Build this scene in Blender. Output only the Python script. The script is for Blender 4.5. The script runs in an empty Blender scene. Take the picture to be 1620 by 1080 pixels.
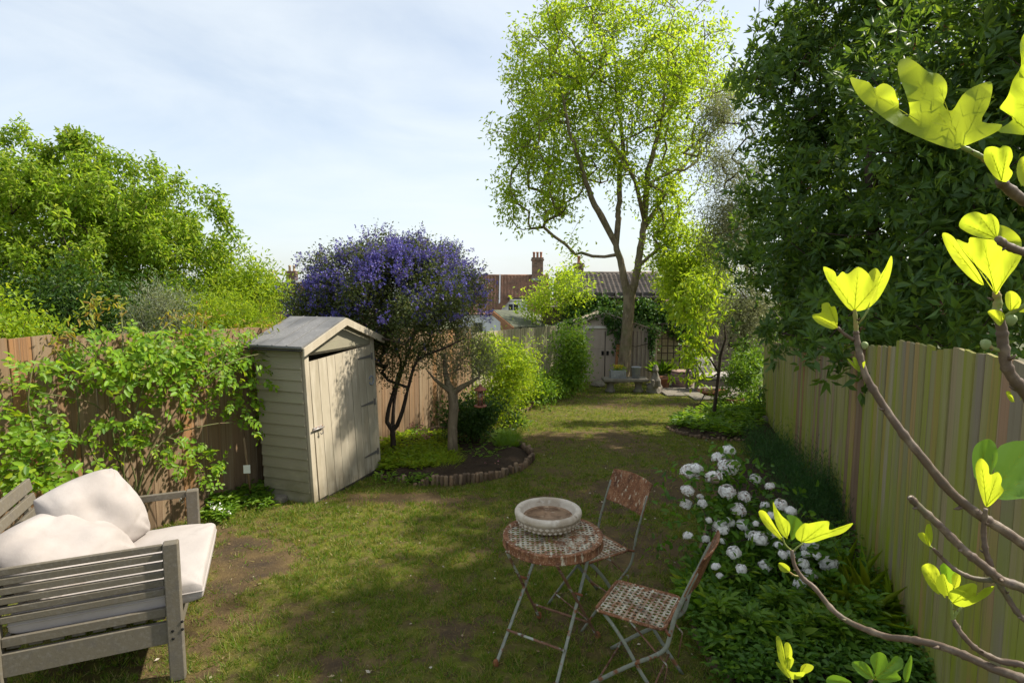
import bpy, bmesh, math, random
import numpy as np
from mathutils import Vector, Matrix
from mathutils.geometry import delaunay_2d_cdt

rng = np.random.default_rng(11)
random.seed(11)
S = bpy.context.scene
C = S.collection
R = math.radians

# ------------------------------------------------------------------ camera
CAM_Z, PITCH, FPX = 2.2, R(5.5), 900.0
cam = bpy.data.cameras.new('camera')
cam.sensor_width = 36.0
cam.lens = 36.0 * FPX / 1620.0
cam.clip_start = 0.05
cam.clip_end = 600
camo = bpy.data.objects.new('camera', cam)
C.objects.link(camo)
camo.location = (0, 0, CAM_Z)
camo.rotation_euler = (R(90) - PITCH, 0, 0)
S.camera = camo

# ------------------------------------------------------------------ light
SUN_AZ, SUN_EL = R(78), R(46)          # azimuth clockwise from +Y (ahead), seen from above
w = bpy.data.worlds.new('World')
S.world = w
w.use_nodes = True
nt = w.node_tree
nt.nodes.clear()
out = nt.nodes.new('ShaderNodeOutputWorld')
bg = nt.nodes.new('ShaderNodeBackground')
sky = nt.nodes.new('ShaderNodeTexSky')
sky.sky_type = 'NISHITA'
sky.sun_disc = False
sky.sun_elevation = SUN_EL
sky.sun_rotation = SUN_AZ
sky.air_density = 1.0
sky.dust_density = 1.6
tc = nt.nodes.new('ShaderNodeTexCoord')
mp = nt.nodes.new('ShaderNodeMapping')
mp.inputs['Scale'].default_value = (1.1, 1.6, 4.2)
mp.inputs['Rotation'].default_value = (0, R(12), R(20))
nz = nt.nodes.new('ShaderNodeTexNoise')
nz.inputs['Scale'].default_value = 1.5
nz.inputs['Detail'].default_value = 7
nz.inputs['Roughness'].default_value = .55
nz.inputs['Distortion'].default_value = .5
mr = nt.nodes.new('ShaderNodeMapRange')
mr.inputs['From Min'].default_value = .25
mr.inputs['From Max'].default_value = .75
mr.inputs['To Min'].default_value = .34
mr.inputs['To Max'].default_value = .92
mx = nt.nodes.new('ShaderNodeMix')
mx.data_type = 'RGBA'
mx.inputs['B'].default_value = (5.0, 5.35, 5.55, 1)     # thin high cloud
nt.links.new(tc.outputs['Generated'], mp.inputs['Vector'])
nt.links.new(mp.outputs['Vector'], nz.inputs['Vector'])
nt.links.new(nz.outputs['Fac'], mr.inputs['Value'])
nt.links.new(mr.outputs['Result'], mx.inputs['Factor'])
nt.links.new(sky.outputs['Color'], mx.inputs['A'])
nt.links.new(mx.outputs['Result'], bg.inputs['Color'])
bg.inputs['Strength'].default_value = .101
nt.links.new(bg.outputs['Background'], out.inputs['Surface'])

sun = bpy.data.lights.new('sun', 'SUN')
sun.energy = 4.0
sun.angle = R(1.2)
sun.color = (1, .94, .82)
suno = bpy.data.objects.new('sun', sun)
C.objects.link(suno)
SUND = Vector((math.sin(SUN_AZ) * math.cos(SUN_EL), math.cos(SUN_AZ) * math.cos(SUN_EL), math.sin(SUN_EL)))
suno.rotation_euler = SUND.to_track_quat('Z', 'Y').to_euler()
suno.location = (6, 3, 12)

S.view_settings.view_transform = 'Standard'
S.view_settings.look = 'None'
S.view_settings.gamma = 1
S.view_settings.exposure = 0.98
S.view_settings.use_curve_mapping = False
S.cycles.max_bounces = 7
S.cycles.diffuse_bounces = 4
S.cycles.transmission_bounces = 4
S.cycles.transparent_max_bounces = 4

# ------------------------------------------------------------------ where things stand (metres)
def ray(px, py):
    a = (px - 810) / FPX; b = (540 - py) / FPX
    return a, math.cos(PITCH) + b * math.sin(PITCH), -math.sin(PITCH) + b * math.cos(PITCH)
def P(px, py, Y):
    a, y, z = ray(px, py); t = Y / y
    return Vector((a * t, Y, CAM_Z + z * t))
def G(px, py, h=None):
    a, y, z = ray(px, py)
    if h is not None:
        t = (h - CAM_Z) / z
    else:
        t = CAM_Z / -z
        if t * y > 3: t = (CAM_Z - .12) / -(z + .04 * y)
    return Vector((a * t, y * t, CAM_Z + z * t))
def gz(y):
    y = np.asarray(y, float)
    return np.where(y < 3, 0, np.where(y < 20, -.04 * (y - 3), np.maximum(-.68 - (y - 20) * .14, -7.0)))
def fl_x(y): return -2.94 + .4253 * (np.asarray(y, float) - 6.26)        # left fence line
def fr_x(y):                                                             # right fence line
    y = np.asarray(y, float)
    return np.where(y < 5.24, 3.21 + (y - 5.24) * .396, 3.21 + (y - 5.24) * .300)

def lattice(nx, seed):
    return np.random.default_rng(seed).random((nx, nx))
_L = lattice(256, 5)
def vnoise(x, y, f=1.0, ox=0):
    x = np.asarray(x, float) * f + 57.3 + ox; y = np.asarray(y, float) * f + 91.7 + ox
    xi = np.floor(x).astype(int); yi = np.floor(y).astype(int)
    u = x - xi; v = y - yi
    u = u * u * (3 - 2 * u); v = v * v * (3 - 2 * v)
    g = lambda i, j: _L[(xi + i) % 256, (yi + j) % 256]
    return (g(0, 0) * (1 - u) + g(1, 0) * u) * (1 - v) + (g(0, 1) * (1 - u) + g(1, 1) * u) * v
def fbm(x, y, f, n=4, ox=0):
    s = 0; a = 1; t = 0
    for k in range(n):
        s = s + a * vnoise(x, y, f * 2 ** k, ox + 13 * k); t += a; a *= .55
    return s / t

# ------------------------------------------------------------------ materials
def _mix(nt, fac, a, b):
    m = nt.nodes.new('ShaderNodeMix'); m.data_type = 'RGBA'
    for k, v in (('Factor', fac), ('A', a), ('B', b)):
        s = m.inputs[k]
        if hasattr(v, 'is_linked') or hasattr(v, 'links'): nt.links.new(v, s)
        elif k == 'Factor': s.default_value = v
        else: s.default_value = (*v, 1)
    return m.outputs['Result']
def _ramp(nt, fac, cols):
    r = nt.nodes.new('ShaderNodeValToRGB')
    el = r.color_ramp.elements
    while len(el) < len(cols): el.new(.5)
    for i, c in enumerate(cols):
        el[i].position = i / max(1, len(cols) - 1); el[i].color = (*c, 1)
    nt.links.new(fac, r.inputs[0])
    return r.outputs['Color']
def M(name, base, layers=(), rough=.8, bump=None, spec=.3, metal=0, rand=None, attr=None, island=None, grad=None):
    """base colour, then noise layers (colour, scale, stretch, lo, hi)"""
    m = bpy.data.materials.new(name); m.use_nodes = True
    nt = m.node_tree; N = nt.nodes; b = N['Principled BSDF']
    b.inputs['Roughness'].default_value = rough
    b.inputs['Specular IOR Level'].default_value = spec
    b.inputs['Metallic'].default_value = metal
    tc = N.new('ShaderNodeTexCoord'); vec = tc.outputs['Object']
    col = base
    if rand:
        oi = N.new('ShaderNodeObjectInfo')
        col = _ramp(nt, oi.outputs['Random'], rand)
        ml = N.new('ShaderNodeVectorMath'); ml.operation = 'MULTIPLY_ADD'
        cmb = N.new('ShaderNodeCombineXYZ')
        mm = N.new('ShaderNodeMath'); mm.operation = 'MULTIPLY'; mm.inputs[1].default_value = 53
        nt.links.new(oi.outputs['Random'], mm.inputs[0])
        for k in range(3): nt.links.new(mm.outputs[0], cmb.inputs[k])
        ml.inputs[1].default_value = (1, 1, 1)
        nt.links.new(vec, ml.inputs[0]); nt.links.new(cmb.outputs[0], ml.inputs[2])
        vec = ml.outputs[0]
    if island:
        gi = N.new('ShaderNodeNewGeometry')
        col = _ramp(nt, gi.outputs['Random Per Island'], island)
    if attr:
        for an, ac in attr:
            at = N.new('ShaderNodeAttribute'); at.attribute_name = an
            col = _mix(nt, at.outputs['Fac'], col, ac)
    if grad:                                                # growth that is strongest low on the piece
        gc, zt_, zb_, gs = grad
        sx = N.new('ShaderNodeSeparateXYZ'); nt.links.new(tc.outputs['Object'], sx.inputs[0])
        gr = N.new('ShaderNodeMapRange'); gr.inputs['From Min'].default_value = zt_; gr.inputs['From Max'].default_value = zb_
        nt.links.new(sx.outputs['Z'], gr.inputs['Value'])
        gn = N.new('ShaderNodeTexNoise'); gn.inputs['Scale'].default_value = gs; gn.inputs['Detail'].default_value = 5; nt.links.new(vec, gn.inputs['Vector'])
        gm = N.new('ShaderNodeMapRange'); gm.inputs['From Min'].default_value = .38; gm.inputs['From Max'].default_value = .6; nt.links.new(gn.outputs['Fac'], gm.inputs['Value'])
        gx = N.new('ShaderNodeMath'); gx.operation = 'MULTIPLY'; nt.links.new(gr.outputs[0], gx.inputs[0]); nt.links.new(gm.outputs[0], gx.inputs[1])
        col = _mix(nt, gx.outputs[0], col, gc)
    for (lc, sc, st, lo, hi) in layers:
        mp = N.new('ShaderNodeMapping'); mp.inputs['Scale'].default_value = st
        nz = N.new('ShaderNodeTexNoise'); nz.inputs['Scale'].default_value = sc
        nz.inputs['Detail'].default_value = 6; nz.inputs['Roughness'].default_value = .6
        mr = N.new('ShaderNodeMapRange'); mr.inputs['From Min'].default_value = lo; mr.inputs['From Max'].default_value = hi
        nt.links.new(vec, mp.inputs['Vector']); nt.links.new(mp.outputs[0], nz.inputs['Vector'])
        nt.links.new(nz.outputs['Fac'], mr.inputs['Value'])
        col = _mix(nt, mr.outputs['Result'], col, lc)
    if hasattr(col, 'links'): nt.links.new(col, b.inputs['Base Color'])
    else: b.inputs['Base Color'].default_value = (*col, 1)
    if bump:
        sc, st, strength, dist = bump
        mp = N.new('ShaderNodeMapping'); mp.inputs['Scale'].default_value = st
        nz = N.new('ShaderNodeTexNoise'); nz.inputs['Scale'].default_value = sc; nz.inputs['Detail'].default_value = 8
        nz.inputs['Roughness'].default_value = .65
        bp = N.new('ShaderNodeBump'); bp.inputs['Strength'].default_value = strength; bp.inputs['Distance'].default_value = dist
        nt.links.new(vec, mp.inputs['Vector']); nt.links.new(mp.outputs[0], nz.inputs['Vector'])
        nt.links.new(nz.outputs['Fac'], bp.inputs['Height']); nt.links.new(bp.outputs[0], b.inputs['Normal'])
    return m
def LEAF(name, cols, tcols=None, trans=.4, rough=.5, spec=.3, objrand=None):
    m = bpy.data.materials.new(name); m.use_nodes = True
    nt = m.node_tree; N = nt.nodes; b = N['Principled BSDF']
    b.inputs['Roughness'].default_value = rough
    b.inputs['Specular IOR Level'].default_value = spec
    gi = N.new('ShaderNodeNewGeometry')
    fac = gi.outputs['Random Per Island']
    if objrand:
        oi = N.new('ShaderNodeObjectInfo')
        ad = N.new('ShaderNodeMath'); ad.operation = 'ADD'
        nt.links.new(fac, ad.inputs[0]); nt.links.new(oi.outputs['Random'], ad.inputs[1])
        fr = N.new('ShaderNodeMath'); fr.operation = 'FRACT'; nt.links.new(ad.outputs[0], fr.inputs[0])
        fac = fr.outputs[0]
    nt.links.new(_ramp(nt, fac, cols), b.inputs['Base Color'])
    t = N.new('ShaderNodeBsdfTranslucent')
    tcols = tcols or [tuple(min(1, v * k) for v, k in zip(c, (1.9, 1.7, .7))) for c in cols]
    nt.links.new(_ramp(nt, fac, tcols), t.inputs['Color'])
    mx = N.new('ShaderNodeMixShader'); mx.inputs[0].default_value = trans
    nt.links.new(b.outputs[0], mx.inputs[1]); nt.links.new(t.outputs[0], mx.inputs[2])
    nt.links.new(mx.outputs[0], N['Material Output'].inputs['Surface'])
    return m

# ------------------------------------------------------------------ objects
ORG = {}
def tag(o, label=None, cat=None, group=None, kind=None):
    if label: o['label'] = label
    if cat: o['category'] = cat
    if group: o['group'] = group
    if kind: o['kind'] = kind
    return o
def thing(name, label, cat, loc=(0, 0, 0), group=None, rz=0):
    o = bpy.data.objects.new(name, None); C.objects.link(o)
    o.empty_display_size = .2
    o.location = loc; o.rotation_euler = (0, 0, rz)
    ORG[o.name] = Vector(loc)
    return tag(o, label, cat, group)
def org(parent): return ORG.get(parent.name, Vector((0, 0, 0))) if parent else Vector((0, 0, 0))
def link(name, me, mats, parent=None, kind=None, local=False):
    o = bpy.data.objects.new(name, me); C.objects.link(o)
    if mats is not None and len(me.materials) == 0:
        for m in (mats if isinstance(mats, (list, tuple)) else [mats]): me.materials.append(m)
    if parent:
        o.parent = parent
        ORG[o.name] = org(parent)
    if kind: o['kind'] = kind
    return o
def mesh_np(name, V, polys, smooth=False, midx=None):
    V = np.ascontiguousarray(V, np.float32)
    me = bpy.data.meshes.new(name)
    me.vertices.add(len(V)); me.vertices.foreach_set('co', V.ravel())
    loops = np.concatenate([p.ravel() for p in polys]).astype(np.int32)
    tot = np.concatenate([np.full(len(p), p.shape[1]) for p in polys]).astype(np.int32)
    st = np.concatenate([[0], np.cumsum(tot)[:-1]]).astype(np.int32)
    me.loops.add(len(loops)); me.loops.foreach_set('vertex_index', loops)
    me.polygons.add(len(tot)); me.polygons.foreach_set('loop_start', st); me.polygons.foreach_set('loop_total', tot)
    if smooth: me.polygons.foreach_set('use_smooth', np.ones(len(tot), bool))
    if midx is not None: me.polygons.foreach_set('material_index', np.asarray(midx, np.int32))
    me.update(calc_edges=True); me.validate()
    return me
def np_obj(name, V, polys, mats, parent=None, kind=None, smooth=False, midx=None):
    V = np.asarray(V, float)
    if parent: V = V - np.array(org(parent))
    return link(name, mesh_np(name, V, polys, smooth, midx), mats, parent, kind)

class MB:
    """collects boxes, tubes, lathes, sheets; build() links them as ONE mesh object"""
    def __init__(s): s.V = []; s.F = []; s.I = []; s.S = []; s.mi = 0
    def add(s, V, F, smooth=False):
        n = len(s.V); s.V += [tuple(v) for v in V]
        for f in F: s.F.append(tuple(i + n for i in f)); s.I.append(s.mi); s.S.append(smooth)
        return s
    def box(s, c, h, X=(1, 0, 0), Y=(0, 1, 0), Z=(0, 0, 1), ch=.004):
        c = Vector(c); X = Vector(X).normalized(); Y = Vector(Y).normalized(); Z = Vector(Z).normalized()
        hx, hy, hz = h; k = min(ch, hx * .45, hy * .45, hz * .45)
        V = []; idx = {}
        for sx in (-1, 1):
            for sy in (-1, 1):
                for sz in (-1, 1):
                    for ax in range(3):
                        p = [sx * (hx - k), sy * (hy - k), sz * (hz - k)]
                        p[ax] = (sx, sy, sz)[ax] * h[ax]
                        idx[(sx, sy, sz, ax)] = len(V)
                        V.append(c + X * p[0] + Y * p[1] + Z * p[2])
        F = []
        for ax in range(3):
            o1, o2 = [a for a in range(3) if a != ax]
            for sg in (-1, 1):
                q = []
                for (a, b) in ((-1, -1), (1, -1), (1, 1), (-1, 1)):
                    t = [0, 0, 0]; t[ax] = sg; t[o1] = a; t[o2] = b
                    q.append(idx[(*t, ax)])
                flip = (sg < 0) ^ (ax == 1)
                F.append(tuple(q[::-1]) if flip else tuple(q))
        for ax in range(3):
            o1, o2 = [a for a in range(3) if a != ax]
            for a in (-1, 1):
                for b in (-1, 1):
                    t1 = [0, 0, 0]; t1[ax] = -1; t1[o1] = a; t1[o2] = b
                    t2 = list(t1); t2[ax] = 1
                    F.append((idx[(*t1, o1)], idx[(*t2, o1)], idx[(*t2, o2)], idx[(*t1, o2)]))
        for sx in (-1, 1):
            for sy in (-1, 1):
                for sz in (-1, 1):
                    F.append(tuple(idx[(sx, sy, sz, a)] for a in range(3)))
        return s.add(V, F)
    def bar(s, a, b, wid, thick, up=(0, 0, 1), ch=.003):
        a = Vector(a); b = Vector(b); Z = (b - a); L = Z.length; Z.normalize()
        X = Z.cross(Vector(up));
        if X.length < 1e-4: X = Z.cross(Vector((1, 0, 0)))
        X.normalize(); Y = Z.cross(X)
        return s.box((a + b) / 2, (wid / 2, thick / 2, L / 2), X, Y, Z, ch)
    def tube(s, pts, rad, n=8, cap=True, flat=1.0, up=None):
        pts = [Vector(p) for p in pts]
        if not hasattr(rad, '__len__'): rad = [rad] * len(pts)
        V = []; F = []
        X = None
        for i, p in enumerate(pts):
            d = (pts[min(i + 1, len(pts) - 1)] - pts[max(i - 1, 0)])
            if d.length < 1e-9: d = Vector((0, 0, 1))
            d.normalize()
            if X is None:
                X = Vector(up) if up else (d.orthogonal())
            X = X - d * X.dot(d)
            if X.length < 1e-6: X = d.orthogonal()
            X.normalize(); Y = d.cross(X)
            for k in range(n):
                a = 2 * math.pi * k / n
                V.append(p + X * math.cos(a) * rad[i] + Y * math.sin(a) * rad[i] * flat)
        for i in range(len(pts) - 1):
            for k in range(n):
                F.append((i * n + k, i * n + (k + 1) % n, (i + 1) * n + (k + 1) % n, (i + 1) * n + k))
        if cap:
            F.append(tuple(range(n))[::-1]); F.append(tuple((len(pts) - 1) * n + k for k in range(n)))
        return s.add(V, F, n > 4)
    def lathe(s, prof, c=(0, 0, 0), n=24, jit=0):
        c = Vector(c); V = []; F = []
        for (r, z) in prof:
            for k in range(n):
                a = 2 * math.pi * k / n
                rr = r * (1 + random.uniform(-jit, jit))
                V.append(c + Vector((math.cos(a) * rr, math.sin(a) * rr, z)))
        for i in range(len(prof) - 1):
            for k in range(n):
                F.append((i * n + k, i * n + (k + 1) % n, (i + 1) * n + (k + 1) % n, (i + 1) * n + k))
        F.append(tuple(range(n))[::-1]); F.append(tuple((len(prof) - 1) * n + k for k in range(n)))
        return s.add(V, F, True)
    def prism(s, poly, ext):
        """closed polygon (3-D points) pushed along ext"""
        n = len(poly); e = Vector(ext)
        V = [Vector(p) for p in poly] + [Vector(p) + e for p in poly]
        F = [tuple(range(n))[::-1], tuple(range(n, 2 * n))]
        F += [(i, (i + 1) % n, n + (i + 1) % n, n + i) for i in range(n)]
        return s.add(V, F)
    def rock(s, c, r, seed=0, sub=2):
        bm = bmesh.new(); bmesh.ops.create_icosphere(bm, subdivisions=sub, radius=1)
        rs = random.Random(seed); ph = [rs.uniform(0, 6) for _ in range(6)]
        V = []
        for v in bm.verts:
            q = v.co
            k = 1 + .16 * math.sin(3 * q.x + ph[0]) + .14 * math.sin(4 * q.y + ph[1]) + .1 * math.sin(5 * q.z + ph[2]) + rs.uniform(-.05, .05)
            V.append((c[0] + q.x * k * r[0], c[1] + q.y * k * r[1], c[2] + q.z * k * r[2]))
        F = [tuple(v.index for v in f.verts) for f in bm.faces]
        bm.free()
        return s.add(V, F, False)
    def mesh(s, name, origin=(0, 0, 0)):
        o = Vector(origin)
        me = bpy.data.meshes.new(name)
        me.from_pydata([tuple(Vector(v) - o) for v in s.V], [], s.F)
        me.polygons.foreach_set('material_index', np.asarray(s.I, np.int32))
        me.polygons.foreach_set('use_smooth', np.asarray(s.S, bool))
        bm = bmesh.new(); bm.from_mesh(me); bmesh.ops.recalc_face_normals(bm, faces=bm.faces); bm.to_mesh(me); bm.free()
        me.update()
        return me
    def build(s, name, mats, parent=None, kind=None, local=False):
        return link(name, s.mesh(name, (0, 0, 0) if local else org(parent)), mats, parent, kind)

def clone(o, parent=None, loc=None, rot=None, scale=None, name=None):
    c = o.copy(); C.objects.link(c)
    if parent is not None: c.parent = parent
    if loc is not None: c.location = loc
    if rot is not None: c.rotation_euler = rot
    if scale is not None: c.scale = scale
    return c

# ------------------------------------------------------------------ leaves and branches
def unit(a): return a / np.maximum(np.linalg.norm(a, axis=1, keepdims=True), 1e-9)
def leaf_geo(pos, d, nrm, L, W, fold=.25, shape='d', bend=.0):
    """pos base, d direction, nrm face normal -> verts, polys"""
    n = len(pos); d = unit(d); sd = unit(np.cross(d, nrm)); up = np.cross(sd, d)
    L = np.asarray(L).reshape(-1, 1) * np.ones((n, 1)); W = np.asarray(W).reshape(-1, 1) * np.ones((n, 1))
    if shape == 'd':
        a = pos; t = pos + d * L - up * L * bend
        m = pos + d * L * .45
        l = m + sd * W * .5 + up * W * fold; r = m - sd * W * .5 + up * W * fold
        V = np.stack([a, l, t, r], 1).reshape(-1, 3); b = np.arange(n)[:, None] * 4
        return V, [np.concatenate([b + [[0, 1, 2]], b + [[0, 2, 3]]])]
    if shape == 'o':
        a = pos; t = pos + d * L - up * L * bend
        m1 = pos + d * L * .28; m2 = pos + d * L * .68 - up * L * bend * .45
        l1 = m1 + sd * W * .46 + up * W * fold; r1 = m1 - sd * W * .46 + up * W * fold
        l2 = m2 + sd * W * .42 + up * W * fold; r2 = m2 - sd * W * .42 + up * W * fold
        V = np.stack([a, l1, l2, t, r2, r1], 1).reshape(-1, 3); b = np.arange(n)[:, None] * 6
        return V, [np.concatenate([b + [[0, 1, 2, 3]], b + [[0, 3, 4, 5]]])]
    if shape == 'b':                                   # blade: one triangle
        V = np.stack([pos - sd * W * .5, pos + sd * W * .5, pos + d * L - up * L * bend], 1).reshape(-1, 3)
        return V, [np.arange(n)[:, None] * 3 + [[0, 1, 2]]]
def rnd_dir(n, r=rng): return unit(r.normal(size=(n, 3)))
def cluster_leaves(tg, n, spread, L, wr, up=.4, drop=0., fold=.2, shape='d', bend=.1, out=None, Lj=.35, outk=.6, zs=1.0):
    """n leaves about each target"""
    N = len(tg) * n
    c = np.repeat(tg, n, 0)
    off = rng.normal(size=(N, 3)) * spread; off[:, 2] *= zs
    pos = c + off
    d = rnd_dir(N) + np.array([0, 0, -drop]) + unit(off) * outk
    nrm = rnd_dir(N) + np.array([0, 0, up * 2])
    LL = L * (1 + rng.uniform(-Lj, Lj, N))
    return leaf_geo(pos, d, nrm, LL, LL * wr, fold, shape, bend)
def blobs(bl, n, power=.5):
    """points inside ellipsoids (cx,cy,cz,rx,ry,rz[,weight]); power < 1/3 pushes them to the surface"""
    bl = [b if len(b) == 7 else (*b, b[3] * b[4] * b[5]) for b in bl]
    wt = np.array([b[6] for b in bl], float); wt /= wt.sum()
    k = rng.choice(len(bl), n, p=wt); B = np.array(bl)[k]
    return B[:, :3] + rnd_dir(n) * B[:, 3:6] * (rng.random((n, 1)) ** power)
def lumps(bl, n, m, sg, power=.4, up=0.):
    """n points gathered in m uneven lumps, so the outline of a crown is broken"""
    c = blobs(bl, m, power); k = rng.choice(m, n, p=(lambda q: q / q.sum())(rng.random(m) + .25))
    s = sg * rng.uniform(.55, 1.3, m)[k][:, None]
    return c[k] + rng.normal(size=(n, 3)) * s * np.array([1, 1, 1 + up])

class Skel:
    def __init__(s): s.p = []; s.par = []; s.fix = {}
    def chain(s, pts, par=-1, rad=None):
        ids = []
        for i, q in enumerate(pts):
            s.p.append(np.array(q, float)); s.par.append(par); par = len(s.p) - 1; ids.append(par)
            if rad is not None: s.fix[par] = rad[i] if hasattr(rad, '__len__') else rad
        return ids
    def grow(s, targets, root=None, step=.25, wob=.12, below=1.0, sag=.0):
        root = s.p[0] if root is None else np.array(root)
        T = np.asarray(targets); T = T[np.argsort(np.linalg.norm(T - root, axis=1))]
        tips = []
        for t in T:
            A = np.array(s.p); D = A - t
            dist = np.sqrt((D ** 2).sum(1)) + below * np.maximum(D[:, 2], 0) * 1.2
            k = int(dist.argmin()); a = s.p[k]
            L = np.linalg.norm(t - a); m = max(1, int(L / step))
            side = rng.normal(size=3) * wob * L
            pts = []
            for i in range(1, m + 1):
                u = i / m
                pts.append(a * (1 - u) + t * u + side * math.sin(math.pi * u) + np.array([0, 0, sag * L * math.sin(math.pi * u)]))
            ids = s.chain(pts, k); tips.append(ids[-1])
        return tips
    def geo(s, rtip=.006, ex=2.3, rmax=9, big=10):
        n = len(s.p); P_ = np.array(s.p); par = s.par
        ch = [[] for _ in range(n)]
        for i in range(n):
            if par[i] >= 0: ch[par[i]].append(i)
        acc = np.zeros(n)
        for i in range(n - 1, -1, -1):
            if not ch[i]: acc[i] = rtip ** ex
            if par[i] >= 0: acc[par[i]] += acc[i]
        rad = np.minimum(acc ** (1 / ex), rmax)
        for i, r in s.fix.items(): rad[i] = r
        for i in range(n):                                       # never thicker than where it leaves
            if par[i] >= 0 and i not in s.fix: rad[i] = min(rad[i], rad[par[i]])
        b = MB(); starts = [i for i in range(n) if par[i] < 0]
        st = [(i, None) for i in starts]
        while st:
            i, pr = st.pop()
            pts = []; rr = []
            if pr is not None: pts.append(P_[pr]); rr.append(min(rad[pr], rad[i] * 1.25))
            while True:
                pts.append(P_[i]); rr.append(rad[i])
                if not ch[i]: break
                c = max(ch[i], key=lambda q: rad[q])
                for o in ch[i]:
                    if o != c: st.append((o, i))
                i = c
            if len(pts) < 2: continue
            m = max(rr); k = big if m > .05 else (6 if m > .015 else (4 if m > .006 else 3))
            rr[-1] *= .6
            b.tube([Vector(q) for q in pts], rr, k, cap=m > .05)
        return b
def smooth_pts(pts, k=4):
    """Catmull-Rom through points"""
    p = [np.array(q, float) for q in pts]; o = []
    for i in range(len(p) - 1):
        a = p[max(i - 1, 0)]; b = p[i]; c = p[i + 1]; d = p[min(i + 2, len(p) - 1)]
        for j in range(k):
            t = j / k
            L = np.linalg.norm((c - b)[:3]); m1 = (c - a) / 2; m2 = (d - b) / 2          # clamped tangents: no loops
            m1 = m1 * min(1, L * 1.1 / (np.linalg.norm(m1[:3]) + 1e-9)); m2 = m2 * min(1, L * 1.1 / (np.linalg.norm(m2[:3]) + 1e-9))
            o.append((2 * t ** 3 - 3 * t * t + 1) * b + (t ** 3 - 2 * t * t + t) * m1 + (-2 * t ** 3 + 3 * t * t) * c + (t ** 3 - t * t) * m2)
    o.append(p[-1]); return o
def merge(geos):
    V = []; Fs = {}; n = 0
    for v, ps in geos:
        for q in ps: Fs.setdefault(q.shape[1], []).append(q + n)
        V.append(v); n += len(v)
    return np.concatenate(V), [np.concatenate(q) for q in Fs.values()]
def plant(name, label, cat, base, leafgeo, leafm, skel=None, barkm=None, rtip=.005, group=None, names=('trunk', 'crown'), ex=2.3, rmax=9, kind=None):
    t = thing(name, label, cat, tuple(base), group)
    if skel:
        skel.geo(rtip, ex, rmax).build(names[0], barkm, t)
    np_obj(names[1], leafgeo[0], leafgeo[1], leafm, t)
    return t
# ------------------------------------------------------------------ palette
m_ground = M('meadow_ground', (.07, .085, .03), [((.10, .075, .04), .6, (1, 1, 1), .45, .65)], .95)
m_lawn = M('lawn_earth', (.13, .088, .038), [((.075, .05, .026), 9, (1, 1, 1), .4, .7), ((.20, .145, .065), 38, (1, 1, 1), .55, .8)], .95,
           bump=(60, (1, 1, 1), .7, .02), spec=.15, attr=[('moss', (.105, .118, .012)), ('soil', (.05, .036, .025))])
m_soil = M('bed_soil', (.055, .038, .025), [((.11, .08, .05), 30, (1, 1, 1), .55, .75), ((.03, .02, .014), 8, (1, 1, 1), .5, .7)], .95, bump=(45, (1, 1, 1), 1, .04), spec=.1)
m_rfence = M('algae_board', (.2, .15, .09),
             [((.24, .25, .035), 1.6, (2, 2, .3), .47, .66), ((.16, .125, .07), 8, (3, 3, .10), .54, .72), ((.32, .265, .16), 14, (4, 4, .07), .58, .76),
              ((.10, .075, .045), 60, (3, 3, .05), .6, .75), ((.06, .05, .03), 7, (1, 1, 3), .72, .75)],
             .9, grad=((.22, .27, .015), .85, .30, 3.0), bump=(70, (3, 3, .07), .5, .006), spec=.15,
             rand=[(.31, .235, .14), (.28, .25, .10), (.31, .265, .16), (.26, .25, .07), (.40, .20, .095), (.24, .195, .14), (.31, .25, .145), (.28, .265, .085), (.23, .19, .135), (.26, .25, .075)])
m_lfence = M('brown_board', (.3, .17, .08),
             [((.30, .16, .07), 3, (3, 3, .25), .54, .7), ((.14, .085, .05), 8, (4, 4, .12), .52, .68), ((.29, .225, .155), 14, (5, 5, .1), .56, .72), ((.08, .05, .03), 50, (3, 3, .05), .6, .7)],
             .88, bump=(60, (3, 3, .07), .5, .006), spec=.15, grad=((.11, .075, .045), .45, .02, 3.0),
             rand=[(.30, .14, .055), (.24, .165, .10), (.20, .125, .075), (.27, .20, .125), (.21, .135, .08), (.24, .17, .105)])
m_ffence = M('pale_board', (.3, .27, .18), [((.22, .22, .10), 4, (3, 3, .3), .45, .62), ((.4, .36, .26), 10, (4, 4, .15), .5, .7), ((.13, .11, .07), 30, (3, 3, .08), .58, .7)],
             .9, bump=(50, (3, 3, .08), .5, .006), spec=.15, rand=[(.3, .26, .17), (.26, .25, .14), (.36, .30, .21), (.28, .24, .15)])
m_bark = M('grey_bark', (.25, .195, .125), [((.14, .105, .07), 5, (2, 2, .5), .45, .65), ((.34, .28, .19), 12, (1.5, 1.5, .6), .55, .75), ((.13, .13, .05), 2.2, (1, 1, 1), .5, .68)], .92, bump=(24, (2, 2, .5), .9, .03), spec=.12)
m_darkbark = M('dark_bark', (.055, .04, .03), [((.10, .075, .055), 12, (2, 2, .5), .5, .7)], .92, bump=(30, (2, 2, .5), .8, .02), spec=.12)
m_tile = M('clay_tile', (.27, .15, .10), [((.17, .10, .07), 1.4, (1, 1, 1), .42, .62), ((.27, .19, .135), 4, (1, 1, 1), .52, .7)], .85, spec=.15)
m_slate = M('grey_tile', (.19, .16, .135), [((.12, .10, .085), 2, (1, 1, 1), .45, .65), ((.30, .22, .17), 5, (1, 1, 1), .55, .7)], .85, spec=.15)
m_brick = M('chimney_brick', (.20, .13, .09), [((.10, .075, .055), 3, (1, 1, 1), .45, .65), ((.30, .22, .15), 9, (1, 1, 1), .55, .7)], .9)
m_white = M('white_render', (.74, .74, .72), [((.6, .59, .56), 2, (1, 1, .4), .5, .7)], .8)
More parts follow.
